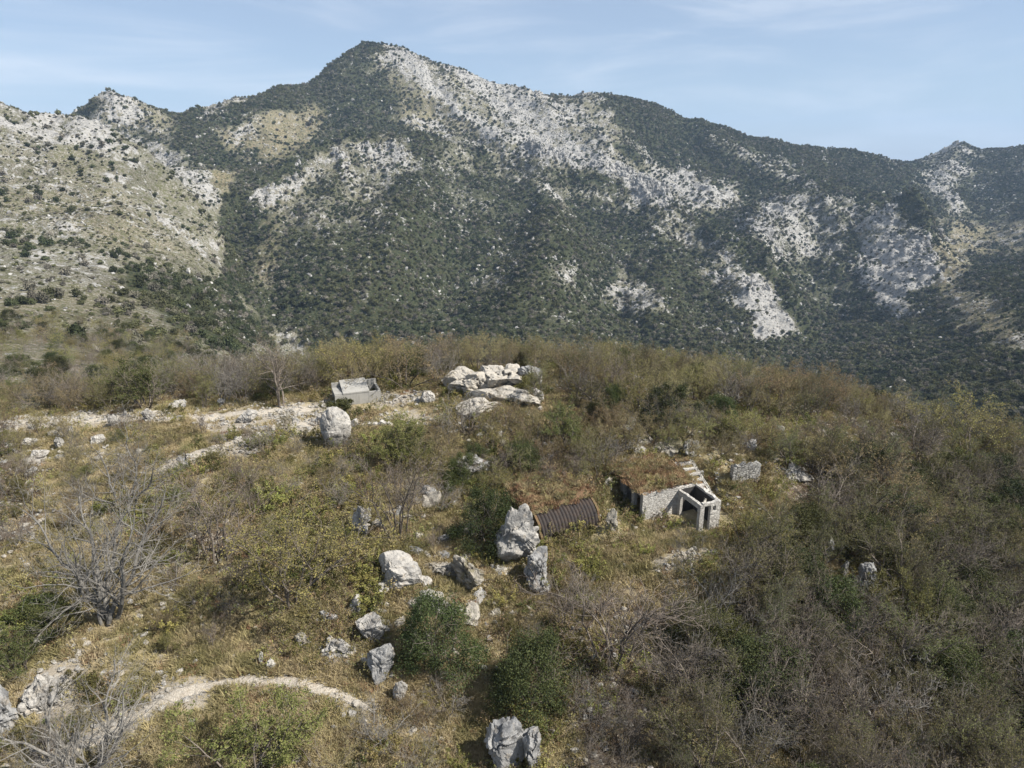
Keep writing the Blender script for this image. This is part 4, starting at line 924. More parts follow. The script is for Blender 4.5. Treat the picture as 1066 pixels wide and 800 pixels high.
def wall(name, parent, x0, x1, y0, y1, z0, z1, mat, holes=(), ragged=.1, axis=0, seed=0.0, res=.16, rough=.03):
    """a rough masonry wall along x (axis 0) or y (axis 1); holes are (a0, a1, z0, z1) through its thickness"""
    a0, a1 = (x0, x1) if axis == 0 else (y0, y1); t0, t1 = (y0, y1) if axis == 0 else (x0, x1)
    cut = sorted({a0, a1, *[h[0] for h in holes], *[h[1] for h in holes]}); cuz = sorted({z0, z1, *[h[2] for h in holes], *[h[3] for h in holes]})
    def fine(c):
        o = []
        for p, q in zip(c[:-1], c[1:]):
            k = max(1, round((q - p) / res)); o += [p + (q - p) * i / k for i in range(k)]
        return o + [c[-1]]
    A, Zs = fine(cut), fine(cuz); bm = bmesh.new(); vv = {}
    def vert(i, j, s):
        if (i, j, s) not in vv:
            a, z = A[i], Zs[j]
            if j == len(Zs) - 1: z += ragged * (2 * mnoise.noise(Vector((a * 1.9, seed, .3))) + .8 * mnoise.noise(Vector((a * 6, seed, 1.3))))
            b = t0 if s == 0 else t1; b += (rough * mnoise.noise(Vector((a * 5, z * 5, seed + s * 9)))) * (1 if s else -1)
            vv[i, j, s] = bm.verts.new((a, b, z) if axis == 0 else (b, a, z))
        return vv[i, j, s]
    solid = lambda i, j: 0 <= i < len(A) - 1 and 0 <= j < len(Zs) - 1 and not any(h[0] - 1e-6 <= A[i] < h[1] - 1e-6 and h[2] - 1e-6 <= Zs[j] < h[3] - 1e-6 for h in holes)
    for i in range(len(A) - 1):
        for j in range(len(Zs) - 1):
            if not solid(i, j): continue
            for s in (0, 1): bm.faces.new([vert(i, j, s), vert(i + 1, j, s), vert(i + 1, j + 1, s), vert(i, j + 1, s)])
            for di, dj, c in ((-1, 0, ((i, j), (i, j + 1))), (1, 0, ((i + 1, j), (i + 1, j + 1))), (0, -1, ((i, j), (i + 1, j))), (0, 1, ((i, j + 1), (i + 1, j + 1)))):
                if not solid(i + di, j + dj): bm.faces.new([vert(*c[0], 0), vert(*c[1], 0), vert(*c[1], 1), vert(*c[0], 1)])
    bmesh.ops.recalc_face_normals(bm, faces=bm.faces)
    me = D.meshes.new(name); bm.to_mesh(me); bm.free(); me.materials.append(mat)
    return obj(name, me, parent)
def mound(name, parent, x0, x1, y0, y1, zf, mat, thick=.35, n=26, amp=.14):
    V = []; xs = np.linspace(x0, x1, n); ys = np.linspace(y0, y1, n)
    for lay in (1, 0):
        for b in ys:
            for a in xs:
                e = min(1, min(a - x0, x1 - a, b - y0, y1 - b) / .35)
                V.append((a, b, zf(a, b) + (lay * (thick * (.25 + .75 * max(0, e) ** .5) + amp * 2 * mnoise.fractal(Vector((a * 1.3, b * 1.3, 4.2)), 1, 2, 4) * e))))
    Q = grid_faces(n, n).tolist(); N = n * n; Q += [[q + N for q in f[::-1]] for f in grid_faces(n, n).tolist()]
    ring = [i for i in range(n)] + [i * n + n - 1 for i in range(1, n)] + [N - 1 - i for i in range(1, n)] + [(n - 1 - i) * n for i in range(1, n - 1)]
    for a, b in zip(ring, ring[1:] + ring[:1]): Q.append([b, a, a + N, b + N])
    return obj(name, np_mesh(name, V, Q, mats=[mat], smooth=True), parent)

# the stone ruin: a turf-covered long room and an open-topped little porch
RZ = math.atan2(E1.y, E1.x)
ruin = tag(empty('stone_ruin', (P1.x, P1.y, GZ), RZ), 'pale stone ruin with turf roof, dark entrance and roofless porch with doorway', 'ruin')
RW, RD, WH = 1.75, 2.7, WALL_H
L = LW
wall('front_wall', ruin, 0, L, 0, .32, -.5, WH, M_MASON, (), .05, 0, 1.0)
wall('end_wall', ruin, .02, .32, .325, 3.0, -.5, WH - .05, M_MASON, ((.38, 1.25, -.5, 1.7), (1.6, 2.75, -.5, 1.75)), .06, 1, 2.0)
wall('back_wall', ruin, .02, L, 3.0, 3.3, -.5, WH + .1, M_MASON, (), .05, 0, 3.0)
wall('inner_wall', ruin, L - .3, L - .02, .325, 2.995, -.5, WH - .05, M_MASON, (), .06, 1, 4.0)
ROOF = mound('turf_roof', ruin, -.35, L - .35, .22, 4.6, lambda a, b: WH + .06 + .10 * max(0, b - 2.2), M_TURF, .34)
wall('porch_side_wall', ruin, L - RW, L - RW + .22, -RD, -.005, -.5, WH - .12, M_MASON, ((-RD + .3, -.35, -.5, 1.5),), .05, 1, 5.0)
wall('porch_side_wall', ruin, L - .24, L, -RD, -.005, -.5, WH, M_MASON, ((-1.45, -1.1, 1.1, 1.5),), .05, 1, 6.0)
wall('porch_front_wall', ruin, L - RW + .225, L - .245, -RD, -RD + .24, -.5, WH - .05, M_MASON, ((L - RW + .36, L - .85, -.5, 1.72), (L - .66, L - .40, 1.25, 1.65)), .04, 0, 7.0)
M_PORCH_SHADE = mat_concrete('painted_porch_shade', (.055, .052, .05), .6)  # near-black colour standing in for the shade inside the porch
wall('shade_lining', ruin, L - .265, L - .243, -RD + .26, -.03, -.5, WH - .15, M_PORCH_SHADE, ((-1.45, -1.1, 1.1, 1.5),), .03, 1, 8.0, .2, .003)  # thin dark sheet added over the side wall's inner face as painted shade
wall('shade_lining', ruin, L - RW + .24, L - .28, -.03, -.008, -.5, WH - .15, M_PORCH_SHADE, (), .03, 0, 9.0, .2, .003)  # same painted shade across the back of the porch
# steps
ST = tag(empty('stone_steps', (P1.x + E1.x * (L + .35) - E2.x * .9, P1.y + E1.y * (L + .35) - E2.y * .9, GZ), RZ), 'rough stone steps climbing the bank beside the ruin porch', 'steps')
for k in range(9):
    y = k * .46; z = .16 + k * .27
    o = wall('step', ST, .06 * math.sin(k * 2.1), 1.15 + .08 * math.sin(k * 1.3), y, y + .30, z - .13, z, M_MASON, (), .03, 0, 20 + k, .12, .03)
for k, x in ((0, -.18), (1, 1.3)):
    n = 14; V = []
    for i in range(n):
        y = -.1 + 4.3 * i / (n - 1); z = -.05 + max(0, y) * .58 + .05 * math.sin(i * 2.3)
        V += [(x - .14, y, -.8), (x + .14, y, -.8), (x + .14, y, z), (x - .14, y, z)]
    Q = [(4 * i + a, 4 * i + (a + 1) % 4, 4 * i + 4 + (a + 1) % 4, 4 * i + 4 + a) for i in range(n - 1) for a in range(4)] + [(3, 2, 1, 0), (4 * n - 4, 4 * n - 3, 4 * n - 2, 4 * n - 1)]
    obj('side_kerb', np_mesh('side_kerb', V, Q, mats=[M_DRYSTONE]), ST)
mound('earth_bank', ST, -.05, 1.2, .2, 4.6, lambda a, b: -.30 + .587 * b, M_TURF, .3, 14, .05)
# dry stone wall beyond the steps, stub of a pale post
p = at(776, 504); dep = p.y * CP - (p.z - CAMZ) * SP
dw = tag(empty('dry_stone_wall', p, math.radians(8)), 'short rubble dry stone wall holding the bank beyond the steps', 'wall')
w_ = 30 / F * dep; wall('stone_face', dw, -w_ / 2, w_ / 2, 0, .5, -.6, px_height(p, 20), M_DRYSTONE, (), .25, 0, 11.0)
p = at(729, 502); h_ = px_height(p, 11)
ps = wall('concrete_post', None, -.17, .17, -.15, .15, -.4, h_, M_CONC, (), .05, 0, 12.0); ps.location = p; tag(ps, 'short broken pale concrete post above the turf roof corner', 'post')
# low terrace wall below the cistern
q0, q1 = at(366, 446), at(456, 443)
d = q1 - q0; tw = tag(empty('terrace_wall', q0, math.atan2(d.y, d.x)), 'long low crumbling pale stone wall on the bank below the cistern', 'wall')
wall('stone_face', tw, 0, math.hypot(d.x, d.y), 0, .5, -1.6, .55, M_MASON, (), .22, 0, 13.0)

# concrete cistern
c0 = atp(350, 428, 22.55); cz = c0.z
cis = tag(empty('concrete_cistern', c0, math.radians(21)), 'pale grey concrete cistern with slab roof and open corner on the plateau', 'cistern')
CL, CD, CH = 4.25, 2.5, 1.5
wall('front_wall', cis, 0, CL, 0, .22, -.8, CH, M_CONC, (), 0.0, 0, 14.0, .5, .004)
wall('back_wall', cis, 0, CL, CD - .22, CD, -.8, CH + .50, M_CONC, (), 0.0, 0, 15.0, .5, .004)
wall('end_wall', cis, 0, .2, .222, CD - .222, -.8, CH, M_CONC, ((.5, 1.7, -.8, 1.4),), 0.0, 1, 16.0, .5, .004)
wall('end_wall', cis, CL - .2, CL, .222, CD - .222, -.8, CH + .1, M_CONC, (), 0.0, 1, 17.0, .5, .004)
def slab(name, parent, pts, th, mat):
    V = [(*p[:2], p[2]) for p in pts] + [(*p[:2], p[2] - th) for p in pts]; n = len(pts)
    bm = bmesh.new(); vs = [bm.verts.new(v) for v in V]
    bm.faces.new(vs[:n]); bm.faces.new(vs[n:][::-1])
    for i in range(n): bm.faces.new([vs[(i + 1) % n], vs[i], vs[i + n], vs[(i + 1) % n + n]])
    bmesh.ops.recalc_face_normals(bm, faces=bm.faces); me = D.meshes.new(name); bm.to_mesh(me); bm.free(); me.materials.append(mat); return obj(name, me, parent)
slab('roof_slab', cis, [(.75, -.03, CH + .14), (CL - 1.05, -.03, CH + .14), (CL - 1.05, CD + .03, CH + .68), (.75, CD + .03, CH + .68)], .13, M_CONC)
slab('roof_slab', cis, [(-.02, .1, CH - .02 + .12), (.745, .1, CH + .1), (.745, CD - .3, CH + .1), (-.02, CD - .3, CH + .1)], .1, M_CONC)
wall('partition', cis, CL - 1.3, CL - 1.15, .222, CD - .222, -.8, CH, M_CONC, (), 0.0, 1, 18.0, .5, .004)

# corrugated iron shelter dug into the bank
s0, s1 = at(566, 566), at(624, 546); d = s1 - s0; LS = math.hypot(d.x, d.y); dep = s0.y * CP - (s0.z - CAMZ) * SP
sh = tag(empty('corrugated_shelter', (s0.x, s0.y, (s0.z + s1.z) / 2), math.atan2(d.y, d.x)), 'dark rusty corrugated iron shelter half buried under reddish earth', 'shelter')
RR = px_height(s0, 24)
n, m = int(LS / .05), 26; V = []
for i in range(n):
    x = LS * i / (n - 1); k = .055 * math.sin(2 * math.pi * x / .27)
    for j in range(m):
        a = math.pi * j / (m - 1); r = RR + k
        V.append((x, RR - r * math.cos(a) * .98, -.15 + r * math.sin(a) * 1.0))
me = np_mesh('iron_arch', V, grid_faces(n, m), mats=[M_IRON], smooth=True)
o = obj('iron_arch', me, sh); md = o.modifiers.new('thick', 'SOLIDIFY'); md.thickness = .03
COVER_ = mound('earth_cover', sh, -.3, LS + .3, RR * .72, RR * 3.2, lambda a, b: RR * .92 - .35 * max(0, RR - b) ** 1.5 + .02 * a, M_TURF, .45, 26, .2)
for x in (-.2, LS + .02):
    bm = bmesh.new(); pts = [(RR - 0.97 * RR * math.cos(math.pi * j / 16) * (1 + .06 * math.sin(j * 2.2)), -.4 if j in (0, 16) else 0.96 * RR * math.sin(math.pi * j / 16) * (1 + .06 * math.sin(j * 3.1))) for j in range(17)]
    a = [bm.verts.new((x, y, z)) for y, z in pts]; b = [bm.verts.new((x + .18, y, z)) for y, z in pts]
    bm.faces.new(a); bm.faces.new(b[::-1])
    for i in range(17): bm.faces.new([a[i], a[(i + 1) % 17], b[(i + 1) % 17], b[i]])
    bmesh.ops.recalc_face_normals(bm, faces=bm.faces); me = D.meshes.new('end_wall'); bm.to_mesh(me); bm.free(); me.materials.append(M_TURF); obj('end_wall', me, sh)

# white gravel footpath
def mat_path():
    t = NT('white_gravel'); p = t.pos(); n = t.noise(14, 5, .75, p); n2 = t.noise(3, 4, .6, p)
    c = t.mix(t.mr(n, .35, .62), (.60, .555, .48), (.34, .30, .245)); c = t.mix(t.mr(t.noise(40, 3, .7, p), .5, .65), c, (.2, .17, .13)); c = t.mix(t.math('MULTIPLY', t.mr(n2, .5, .7), .4), c, (.30, .24, .17)); return t.bsdf(c, .95, t.bump(n, 1, .08), .1)
def ribbon(name, pts, width, kind, mat):
    P = [at(a, b) for a, b in pts]; P = np.array([[p.x, p.y] for p in P])
    t = np.concatenate([[0], np.cumsum(np.linalg.norm(np.diff(P, axis=0), axis=1))]); n = int(t[-1] / .12); s = np.linspace(0, t[-1], n)
    for _ in range(1): x = np.interp(s, t, P[:, 0]); y = np.interp(s, t, P[:, 1])
    kf = np.ones(15) / 15; pad = lambda v: np.convolve(np.pad(v, 7, mode='edge'), kf, 'valid'); x, y = pad(x), pad(y)
    dx, dy = np.gradient(x), np.gradient(y); l = np.hypot(dx, dy); nx, ny = -dy / l, dx / l
    m = 11; V = np.zeros((n, m, 3)); end = np.clip(np.minimum(s, t[-1] - s) / 2.5, .03, 1) ** .6
    wl = width / 2 * end * (1 + 1.7 * fbm(s, s * 0 + 3, 2.4, 5, 1, .75)); wr = width / 2 * end * (1 + 1.7 * fbm(s, s * 0 + 9, 2.4, 5, 2, .75))
    for j in range(m):
        q = -1 + 2 * j / (m - 1); off = np.where(q < 0, q * wl, q * wr); X, Y = x + nx * off, y + ny * off
        V[:, j, 0], V[:, j, 1] = X, Y; V[:, j, 2] = H(X, Y) + .05 * (1 - q ** 4) - .02 * abs(q) ** 6
    return tag(obj(name, np_mesh(name, V.reshape(-1, 3), grid_faces(n, m), mats=[mat], smooth=True)), kind=kind), np.stack([x, y], 1)
M_PATH = mat_path()
_, PATH_XY = ribbon('path', [(20, 815), (50, 795), (95, 772), (135, 750), (172, 730), (205, 717), (240, 710), (275, 708), (305, 711), (332, 716), (350, 722), (372, 733), (392, 742)], .72, 'structure', M_PATH)
_, TRACK_XY = ribbon('track', [(165, 490), (190, 478), (225, 466), (265, 456), (300, 446), (338, 434)], 1.7, 'structure', M_PATH)
_, CREST_XY = ribbon('track', [(-40, 441), (40, 439), (110, 437), (170, 437), (230, 434), (290, 428), (336, 424)], 1.3, 'structure', M_PATH)
# ------------------------------------------------------------------ uncountable cover: instanced on points, each kind one object of kind stuff
def clump(rg, lumps, sub, flat=.8):
    Vs, Fs, o = [], [], 0
    for i in range(lumps):
        bm = bmesh.new(); bmesh.ops.create_icosphere(bm, subdivisions=sub, radius=1)
        v = np.array([q.co[:] for q in bm.verts]); f = np.array([[q.index for q in p.verts] for p in bm.faces]); bm.free()
        v *= (1 + .28 * rg.normal(size=(len(v), 1))); s = .3 + .35 * rg.random()
        a = rg.random() * 6.28; d = .62 * math.sqrt(rg.random()); c = np.array([d * math.cos(a), d * math.sin(a), .35 + .75 * rg.random() * (1 - .6 * d)])
        if i == 0: s, c = .68, np.array([0, 0, .45])
        Vs.append(v * s * np.array([1, 1, flat]) + c); Fs.append(f + o); o += len(v)
    return np.concatenate(Vs), np.concatenate(Fs)
def stuff(name, protos, pos, scale, rot, idx, label=None):
    col = D.collections.new(name + '_pieces')
    for i, me in enumerate(protos): col.objects.link(D.objects.new(f'{name}_piece_{i:02d}', me))
    me = D.meshes.new(name); me.vertices.add(len(pos)); me.vertices.foreach_set('co', np.asarray(pos, np.float32).ravel())
    point_attr(me, 'sc', np.asarray(scale)); point_attr(me, 'ro', np.asarray(rot)); a = me.attributes.new('ix', 'INT', 'POINT'); a.data.foreach_set('value', np.asarray(idx, np.int32))
    g = D.node_groups.new(name + '_scatter', 'GeometryNodeTree')
    g.interface.new_socket('Geometry', in_out='INPUT', socket_type='NodeSocketGeometry'); g.interface.new_socket('Geometry', in_out='OUTPUT', socket_type='NodeSocketGeometry')
    N = g.nodes.new; gi, go = N('NodeGroupInput'), N('NodeGroupOutput'); ip = N('GeometryNodeInstanceOnPoints'); ci = N('GeometryNodeCollectionInfo')
    ci.inputs['Collection'].default_value = col; ci.inputs['Separate Children'].default_value = True; ci.inputs['Reset Children'].default_value = True
    def na(nm, ty): n = N('GeometryNodeInputNamedAttribute'); n.data_type = ty; n.inputs[0].default_value = nm; return n.outputs[0]
    lk = g.links.new
    e2r = N('FunctionNodeEulerToRotation'); lk(na('ro', 'FLOAT_VECTOR'), e2r.inputs[0])
    lk(gi.outputs[0], ip.inputs['Points']); lk(ci.outputs[0], ip.inputs['Instance']); ip.inputs['Pick Instance'].default_value = True
    lk(na('ix', 'INT'), ip.inputs['Instance Index']); lk(e2r.outputs[0], ip.inputs['Rotation']); lk(na('sc', 'FLOAT_VECTOR'), ip.inputs['Scale']); lk(ip.outputs[0], go.inputs[0])
    o = obj(name, me); md = o.modifiers.new('scatter', 'NODES'); md.node_group = g
    return tag(o, kind='stuff')
def cells(G, w):
    """sample points on a polar sheet with weights per vertex times the area of the cell"""
    X, Y, Z = G[:3]
    e1 = np.stack([X[:-1, 1:] - X[:-1, :-1], Y[:-1, 1:] - Y[:-1, :-1], Z[:-1, 1:] - Z[:-1, :-1]], -1); e2 = np.stack([X[1:, :-1] - X[:-1, :-1], Y[1:, :-1] - Y[:-1, :-1], Z[1:, :-1] - Z[:-1, :-1]], -1)
    area = np.linalg.norm(np.cross(e1, e2), axis=-1)
    px, py, _ = project(X, Y, Z)
    vis = (px[:-1, :-1] > -120) & (px[:-1, :-1] < 1190) & (py[:-1, :-1] > -60) & (py[:-1, :-1] < 900)
    face = (py[1:, :-1] - py[:-1, :-1]) < .25        # roughly turned to the camera
    p = (area * vis * face * w[:-1, :-1]).ravel()
    return p, X, Y, Z, e1, e2
def draw(cl, n, rg):
    p, X, Y, Z, e1, e2 = cl
    i = rg.choice(len(p), n, p=p / p.sum()); r, c = np.divmod(i, X.shape[1] - 1); a, b = rg.random((2, n, 1))
    return np.stack([X[r, c], Y[r, c], Z[r, c]], -1) + e1[r, c] * a + e2[r, c] * b, (r, c)
rs = np.random.default_rng(77)
def ragged(name, V, T, seed, mat, n, size):
    """loose leaf sprays over the lumps of a clump"""
    rg = np.random.default_rng(seed); i = rg.integers(0, len(T), n); w = rg.dirichlet((1, 1, 1), n)
    p = (V[T[i]] * w[..., None]).sum(1); c = V.mean(0); p = c + (p - c) * (.72 + .4 * rg.random((n, 1)))
    a, q = leaves(p, size, rg, .8)
    core = c + (V - c) * .62
    return np_mesh(name, np.concatenate([a, core]), q, T + len(a), mats=[mat])
# --- mountain forest
def mat_wood(name, c1, c2, c3):
    t = NT(name); p = t.pos(); r = t.rand()
    c = t.mix(t.mr(t.noise(.011, 4, .6, p), .38, .62), c1, c2)
    f = t.math('FRACT', t.math('MULTIPLY', r, 13.7)); c = t.mix(t.mr(f, .55, .95), c, c3)
    c = t.mix(t.mr(t.noise(.9, 3, .6, p), .45, .7), c, t.hsv(c, .5, 1, .6))
    return t.bsdf(t.hsv(c, .5, 1, t.math('ADD', t.math('MULTIPLY', r, .9), .55)), .85, None, .1)
M_FOREST = mat_wood('mountain_wood', (.048, .060, .029), (.090, .092, .044), (.175, .16, .13))
M_SCRUB = mat_wood('hillside_scrub', (.115, .12, .06), (.15, .145, .085), (.17, .155, .135))
PF = []
for i in range(6):
    V, T = clump(np.random.default_rng(300 + i), 7, 2 if i < 3 else 1); PF.append(ragged('tree_clump', V, T, 300 + i, M_FOREST, (620, 260)[i > 2], (.20, .30)[i > 2]))
X, Y, Z, Fo, Ro, Oc = MT_
Rr = np.hypot(X, Y)
fo2 = np.clip((Fo + 1.1 * fbm(X, Y, 42, 5, 5.5, .75) - .10) * 1.15, 0, 1) ** 1.3
rk = np.clip(Ro * 1.1 + 1.9 * fbm(X, Y, 48, 5, 6.5, .7) - .36, 0, 1)
fo2 = fo2 * (1 - .75 * rk) + .22 * (1 - rk) * sstep(.3, .6, Ro)
cl = cells(MT_, fo2 * sstep(150, 330, Rr))
NF = 190000
pos, (r_, c_) = draw(cl, NF, rs); rr = np.hypot(pos[:, 0], pos[:, 1])
s = (.9 + 2.6 * rs.random(NF) ** 2.2) * (1.0 + .2 * sstep(400, 1600, rr))
stuff('forest', PF, pos, np.stack([s, s, s * rs.uniform(.8, 1.35, NF)], -1), np.stack([0 * s, 0 * s, rs.uniform(0, 6.28, NF)], -1), rs.integers(0, 3, NF) + np.where(rr > 650, 3, 0))
# --- open scrub on the stony slopes
PS = []
for i in range(4):
    V, T = clump(np.random.default_rng(330 + i), 6, 1, .7); PS.append(ragged('scrub_clump', V, T, 330 + i, M_SCRUB, 240, .27))
cl = cells(MT_, (1 - Fo) * np.clip(1.1 - Ro, 0.08, 1) * np.clip(.55 + 1.8 * fbm(X, Y, 45, 4, 1.5), .08, 1) * sstep(140, 300, Rr))
NS = 120000
pos, _ = draw(cl, NS, rs); rr = np.hypot(pos[:, 0], pos[:, 1]); s = .4 + 1.1 * rs.random(NS) ** 2.5
stuff('undergrowth', PS, pos, np.stack([s, s, s * .8], -1), np.stack([0 * s, 0 * s, rs.uniform(0, 6.28, NS)], -1), rs.integers(0, 4, NS))
# --- crag blocks and rubble
M_FARROCK = (lambda t: t.bsdf(t.hsv(rock_color(t, t.pos(), .5, .3, (.335, .327, .31), (.17, .17, .17)), .5, 1, t.math('ADD', t.math('MULTIPLY', t.rand(), .5), .65)), .9, None, .1))(NT('mountain_rock'))
PR = []
for i in range(6):
    me = rock_mesh('crag_block', (1, .8, (.8, 1.3, .6)[i % 3]), 700 + i, M_FARROCK, 1.2, 8, 2); PR.append(me)
cl = cells(MT_, (rk + .03 * (1 - Fo) + .022) * sstep(150, 300, Rr))
NR = 125000
pos, _ = draw(cl, NR, rs); s = (.8 + 4.2 * rs.random(NR) ** 5) * np.where(Fo[_[0], _[1]] > .6, 1.5, 1) * (.55 + .55 * sstep(300, 1300, np.hypot(pos[:, 0], pos[:, 1]))); pos[:, 2] -= s * .3
stuff('rubble', PR, pos, np.stack([s, s, s * rs.uniform(.45, 1.05, NR)], -1), np.stack([rs.normal(0, .3, NR), rs.normal(0, .3, NR), rs.uniform(0, 6.28, NR)], -1), rs.integers(0, 6, NR))
# --- pinnacles along the rock ribs
PC = [rock_mesh('crag_pinnacle', (1, .8, 1.25), 760 + i, M_FARROCK, 1.1, 12, 3) for i in range(5)]
RH = rib_height(X, Y)
cl = cells(MT_, np.clip((RH - 4) / 14, 0, 1) ** 1.3 * np.clip(Ro - .5, 0, 1) * sstep(850, 1050, Rr)); NC = 1800
pos, _ = draw(cl, NC, rs); s = 2.5 + 8 * rs.random(NC) ** 2.4; pos[:, 2] -= s * .5
stuff('crags', PC, pos, np.stack([s, s * rs.uniform(.6, 1, NC), s * rs.uniform(.6, 1.05, NC)], -1), np.stack([rs.normal(0, .16, NC), rs.normal(0, .16, NC), rs.uniform(0, 6.28, NC)], -1), rs.integers(0, 5, NC))
# --- shrubs of the valley side just behind the crest: the same plants as on the hill, too many to tell apart
cl = cells(MT_, (.35 + .65 * fo2) * sstep(97, 112, Rr) * (1 - sstep(170, 300, Rr)) )
NM = 3600
pos, _ = draw(cl, NM, rs); s = rs.uniform(.55, 1.15, NM)
stuff('shrubbery', [VAR[k][i][1] for k, i in (('bare', 0), ('bare', 1), ('bud', 0), ('bud', 1), ('ever', 0), ('low', 1), ('green', 1))], pos, np.stack([s * 1.15, s * 1.15, s], -1), np.stack([0 * s, 0 * s, rs.uniform(0, 6.28, NM)], -1), rs.choice(7, NM, p=(.2, .22, .14, .12, .16, .06, .10)))
# --- grass, low twiggy growth and stones of the near hill
M_GRASS = (lambda t: t.bsdf(t.hsv(t.mix(t.mr(t.noise(.45, 5, .65, t.pos()), .4, .6), t.mix(t.mr(t.rand(), .3, .8), (.44, .36, .225), (.34, .28, .15)), t.mix(t.rand(), (.19, .175, .075), (.28, .24, .12))), .5, 1, t.math('ADD', t.math('MULTIPLY', t.rand(), .6), .7)), .8, None, .2, .25))(NT('dry_grass'))
def tuft(rg, n, h, spread, mat):
    a = rg.uniform(0, 6.28, n); d = spread * np.sqrt(rg.random(n)); b = np.stack([d * np.cos(a), d * np.sin(a), -.03 + 0 * a], -1)
    t = b + np.stack([.5 * h * rg.normal(size=n), .5 * h * rg.normal(size=n), h * rg.uniform(.5, 1.1, n)], -1); w = rg.normal(size=(n, 3)); w[:, 2] = 0; w /= np.linalg.norm(w, axis=1, keepdims=True); w *= .022
    return np_mesh('grass_tuft', np.stack([b - w, b + w, t], 1).reshape(-1, 3), None, np.arange(n * 3).reshape(-1, 3), mats=[mat])
PG = [tuft(np.random.default_rng(400 + i), 60, .28 + .05 * (i % 3), .3, M_GRASS) for i in range(5)]
M_RUST = (lambda t: t.bsdf(t.hsv(t.mix(t.rand(), (.26, .14, .085), (.25, .18, .10)), .5, 1, t.math('ADD', t.math('MULTIPLY', t.rand(), .6), .7)), .8, None, .2, .25))(NT('rust_red_grass'))
PG += [tuft(np.random.default_rng(410 + i), 60, .26, .3, M_RUST) for i in range(2)]
X, Y, Z, g_, ol_, ru_, li_ = GN_
gw = (1 - .9 * np.clip(li_ + .8 * fbm(X, Y, 3, 3, 9.1), 0, 1)) * np.clip(1.2 - 1.75 * g_, .03, 1) * np.clip(.55 + 1.6 * fbm(X, Y, 3.5, 4, 2.5), .05, 1)
def near_path(p, w):
    out = np.zeros(len(p), bool)
    for q in (PATH_XY, TRACK_XY, CREST_XY):
        for k in range(0, len(q), 3): out |= (p[:, 0] - q[k, 0]) ** 2 + (p[:, 1] - q[k, 1]) ** 2 < w * w
    return out
def in_building(p):
    dx, dy = p[:, 0] - P1.x, p[:, 1] - P1.y; u = dx * E1.x + dy * E1.y; v = dx * E2.x + dy * E2.y
    a = ((u > -.2) & (u < LW + .2) & (v > -.1) & (v < 3.4)) | ((u > LW - 1.9) & (u < LW + 1.7) & (v > -3) & (v < .2))
    return a | (np.hypot(p[:, 0] - CIS.x, p[:, 1] - CIS.y - .8) < 2.0)
pos, _ = draw(cells(GN_, gw), 56000, rs); pos = pos[~near_path(pos, .40) & ~in_building(pos)]
def on_top(o, root, n, k):
    v = np.empty(len(o.data.vertices) * 3, np.float32); o.data.vertices.foreach_get('co', v); v = v.reshape(-1, 3)[:n * n]
    v = v[rs.integers(0, len(v), k)] + np.c_[rs.normal(0, .1, (k, 2)), np.full(k, -.03)]
    M = np.array(Matrix.Translation(root.location) @ Matrix.Rotation(root.rotation_euler.z, 4, 'Z')); return v @ M[:3, :3].T + M[:3, 3]
TOPS = np.concatenate([on_top(ROOF, ruin, 26, 420), on_top(COVER_, sh, 26, 420)])
pos = np.concatenate([pos, TOPS]); n = len(pos); s = rs.uniform(.6, 1.5, n)
stuff('grass', PG, pos, np.stack([s, s, s * rs.uniform(.6, 1.1, n)], -1), np.stack([rs.normal(0, .12, n), rs.normal(0, .12, n), rs.uniform(0, 6.28, n)], -1), np.where(np.arange(n) >= n - len(TOPS), np.where(rs.random(n) < .55, rs.integers(5, 7, n), rs.integers(0, 5, n)), np.where(rs.random(n) < .06, 5, rs.integers(0, 5, n))))
PU = [woody('low_growth', np.random.default_rng(420 + i), M_TWIG_BROWN, (M_TWIG_BROWN, M_TWIG_OLIVE, M_TWIG_OLIVE, M_TWIG_GREY)[i], (M_BUDTAN, M_BUD, M_LEAF, M_BUD)[i], (200, 700, 1000, 150)[i], .065, stems=7, height=.8, spread=.8, r0=.014, maxlev=3, rate=(1.4, 1.2, .6), rmin=.006, llev=2)[1] for i in range(4)]
uw = (1 - .45 * li_) * np.clip(.35 + 2.2 * fbm(X, Y, 6, 4, 4.5), .02, 1) * np.clip(1.1 - g_, .1, 1) * (.6 + .6 * ol_)
pos, _ = draw(cells(GN_, uw), 5800, rs); pos = np.concatenate([pos[~near_path(pos, .7) & ~in_building(pos)], TOPS[rs.integers(0, len(TOPS), 18)]]); n = len(pos); s = rs.uniform(.5, 1.5, n)
stuff('low_undergrowth', PU, pos, np.stack([s, s, s], -1), np.stack([0 * s, 0 * s, rs.uniform(0, 6.28, n)], -1), rs.choice(4, n, p=(.48, .13, .07, .32)))
PP = [rock_mesh('pebble', (1, .8, .6), 720 + i, (M_WHITE, M_CREAM, M_WHITE)[i % 3], 1.1, 8, 2) for i in range(5)]
pw = (.02 + np.clip(g_ - .3, 0, 1) ** 1.5) * np.clip(.4 + 2 * fbm(X, Y, 2.2, 4, 7.5), .02, 1)
pos, _ = draw(cells(GN_, pw), 42000, rs); n = len(pos); s = .05 + .5 * rs.random(n) ** 4.5
NPB = 4200; q = PATH_XY[rs.integers(0, len(PATH_XY), NPB)] + rs.normal(0, .42, (NPB, 2)); q = np.concatenate([q, H(q[:, 0], q[:, 1])[:, None]], 1)
pos = np.concatenate([pos, q]); s = np.concatenate([s, .04 + .12 * rs.random(NPB) ** 2.5]); pos[:, 2] -= s * .15; k = ~in_building(pos); pos, s = pos[k], s[k]; n = len(pos)
stuff('pebbles', PP, pos, np.stack([s, s, s], -1), np.stack([rs.normal(0, .2, n), rs.normal(0, .2, n), rs.uniform(0, 6.28, n)], -1), rs.integers(0, 5, n))
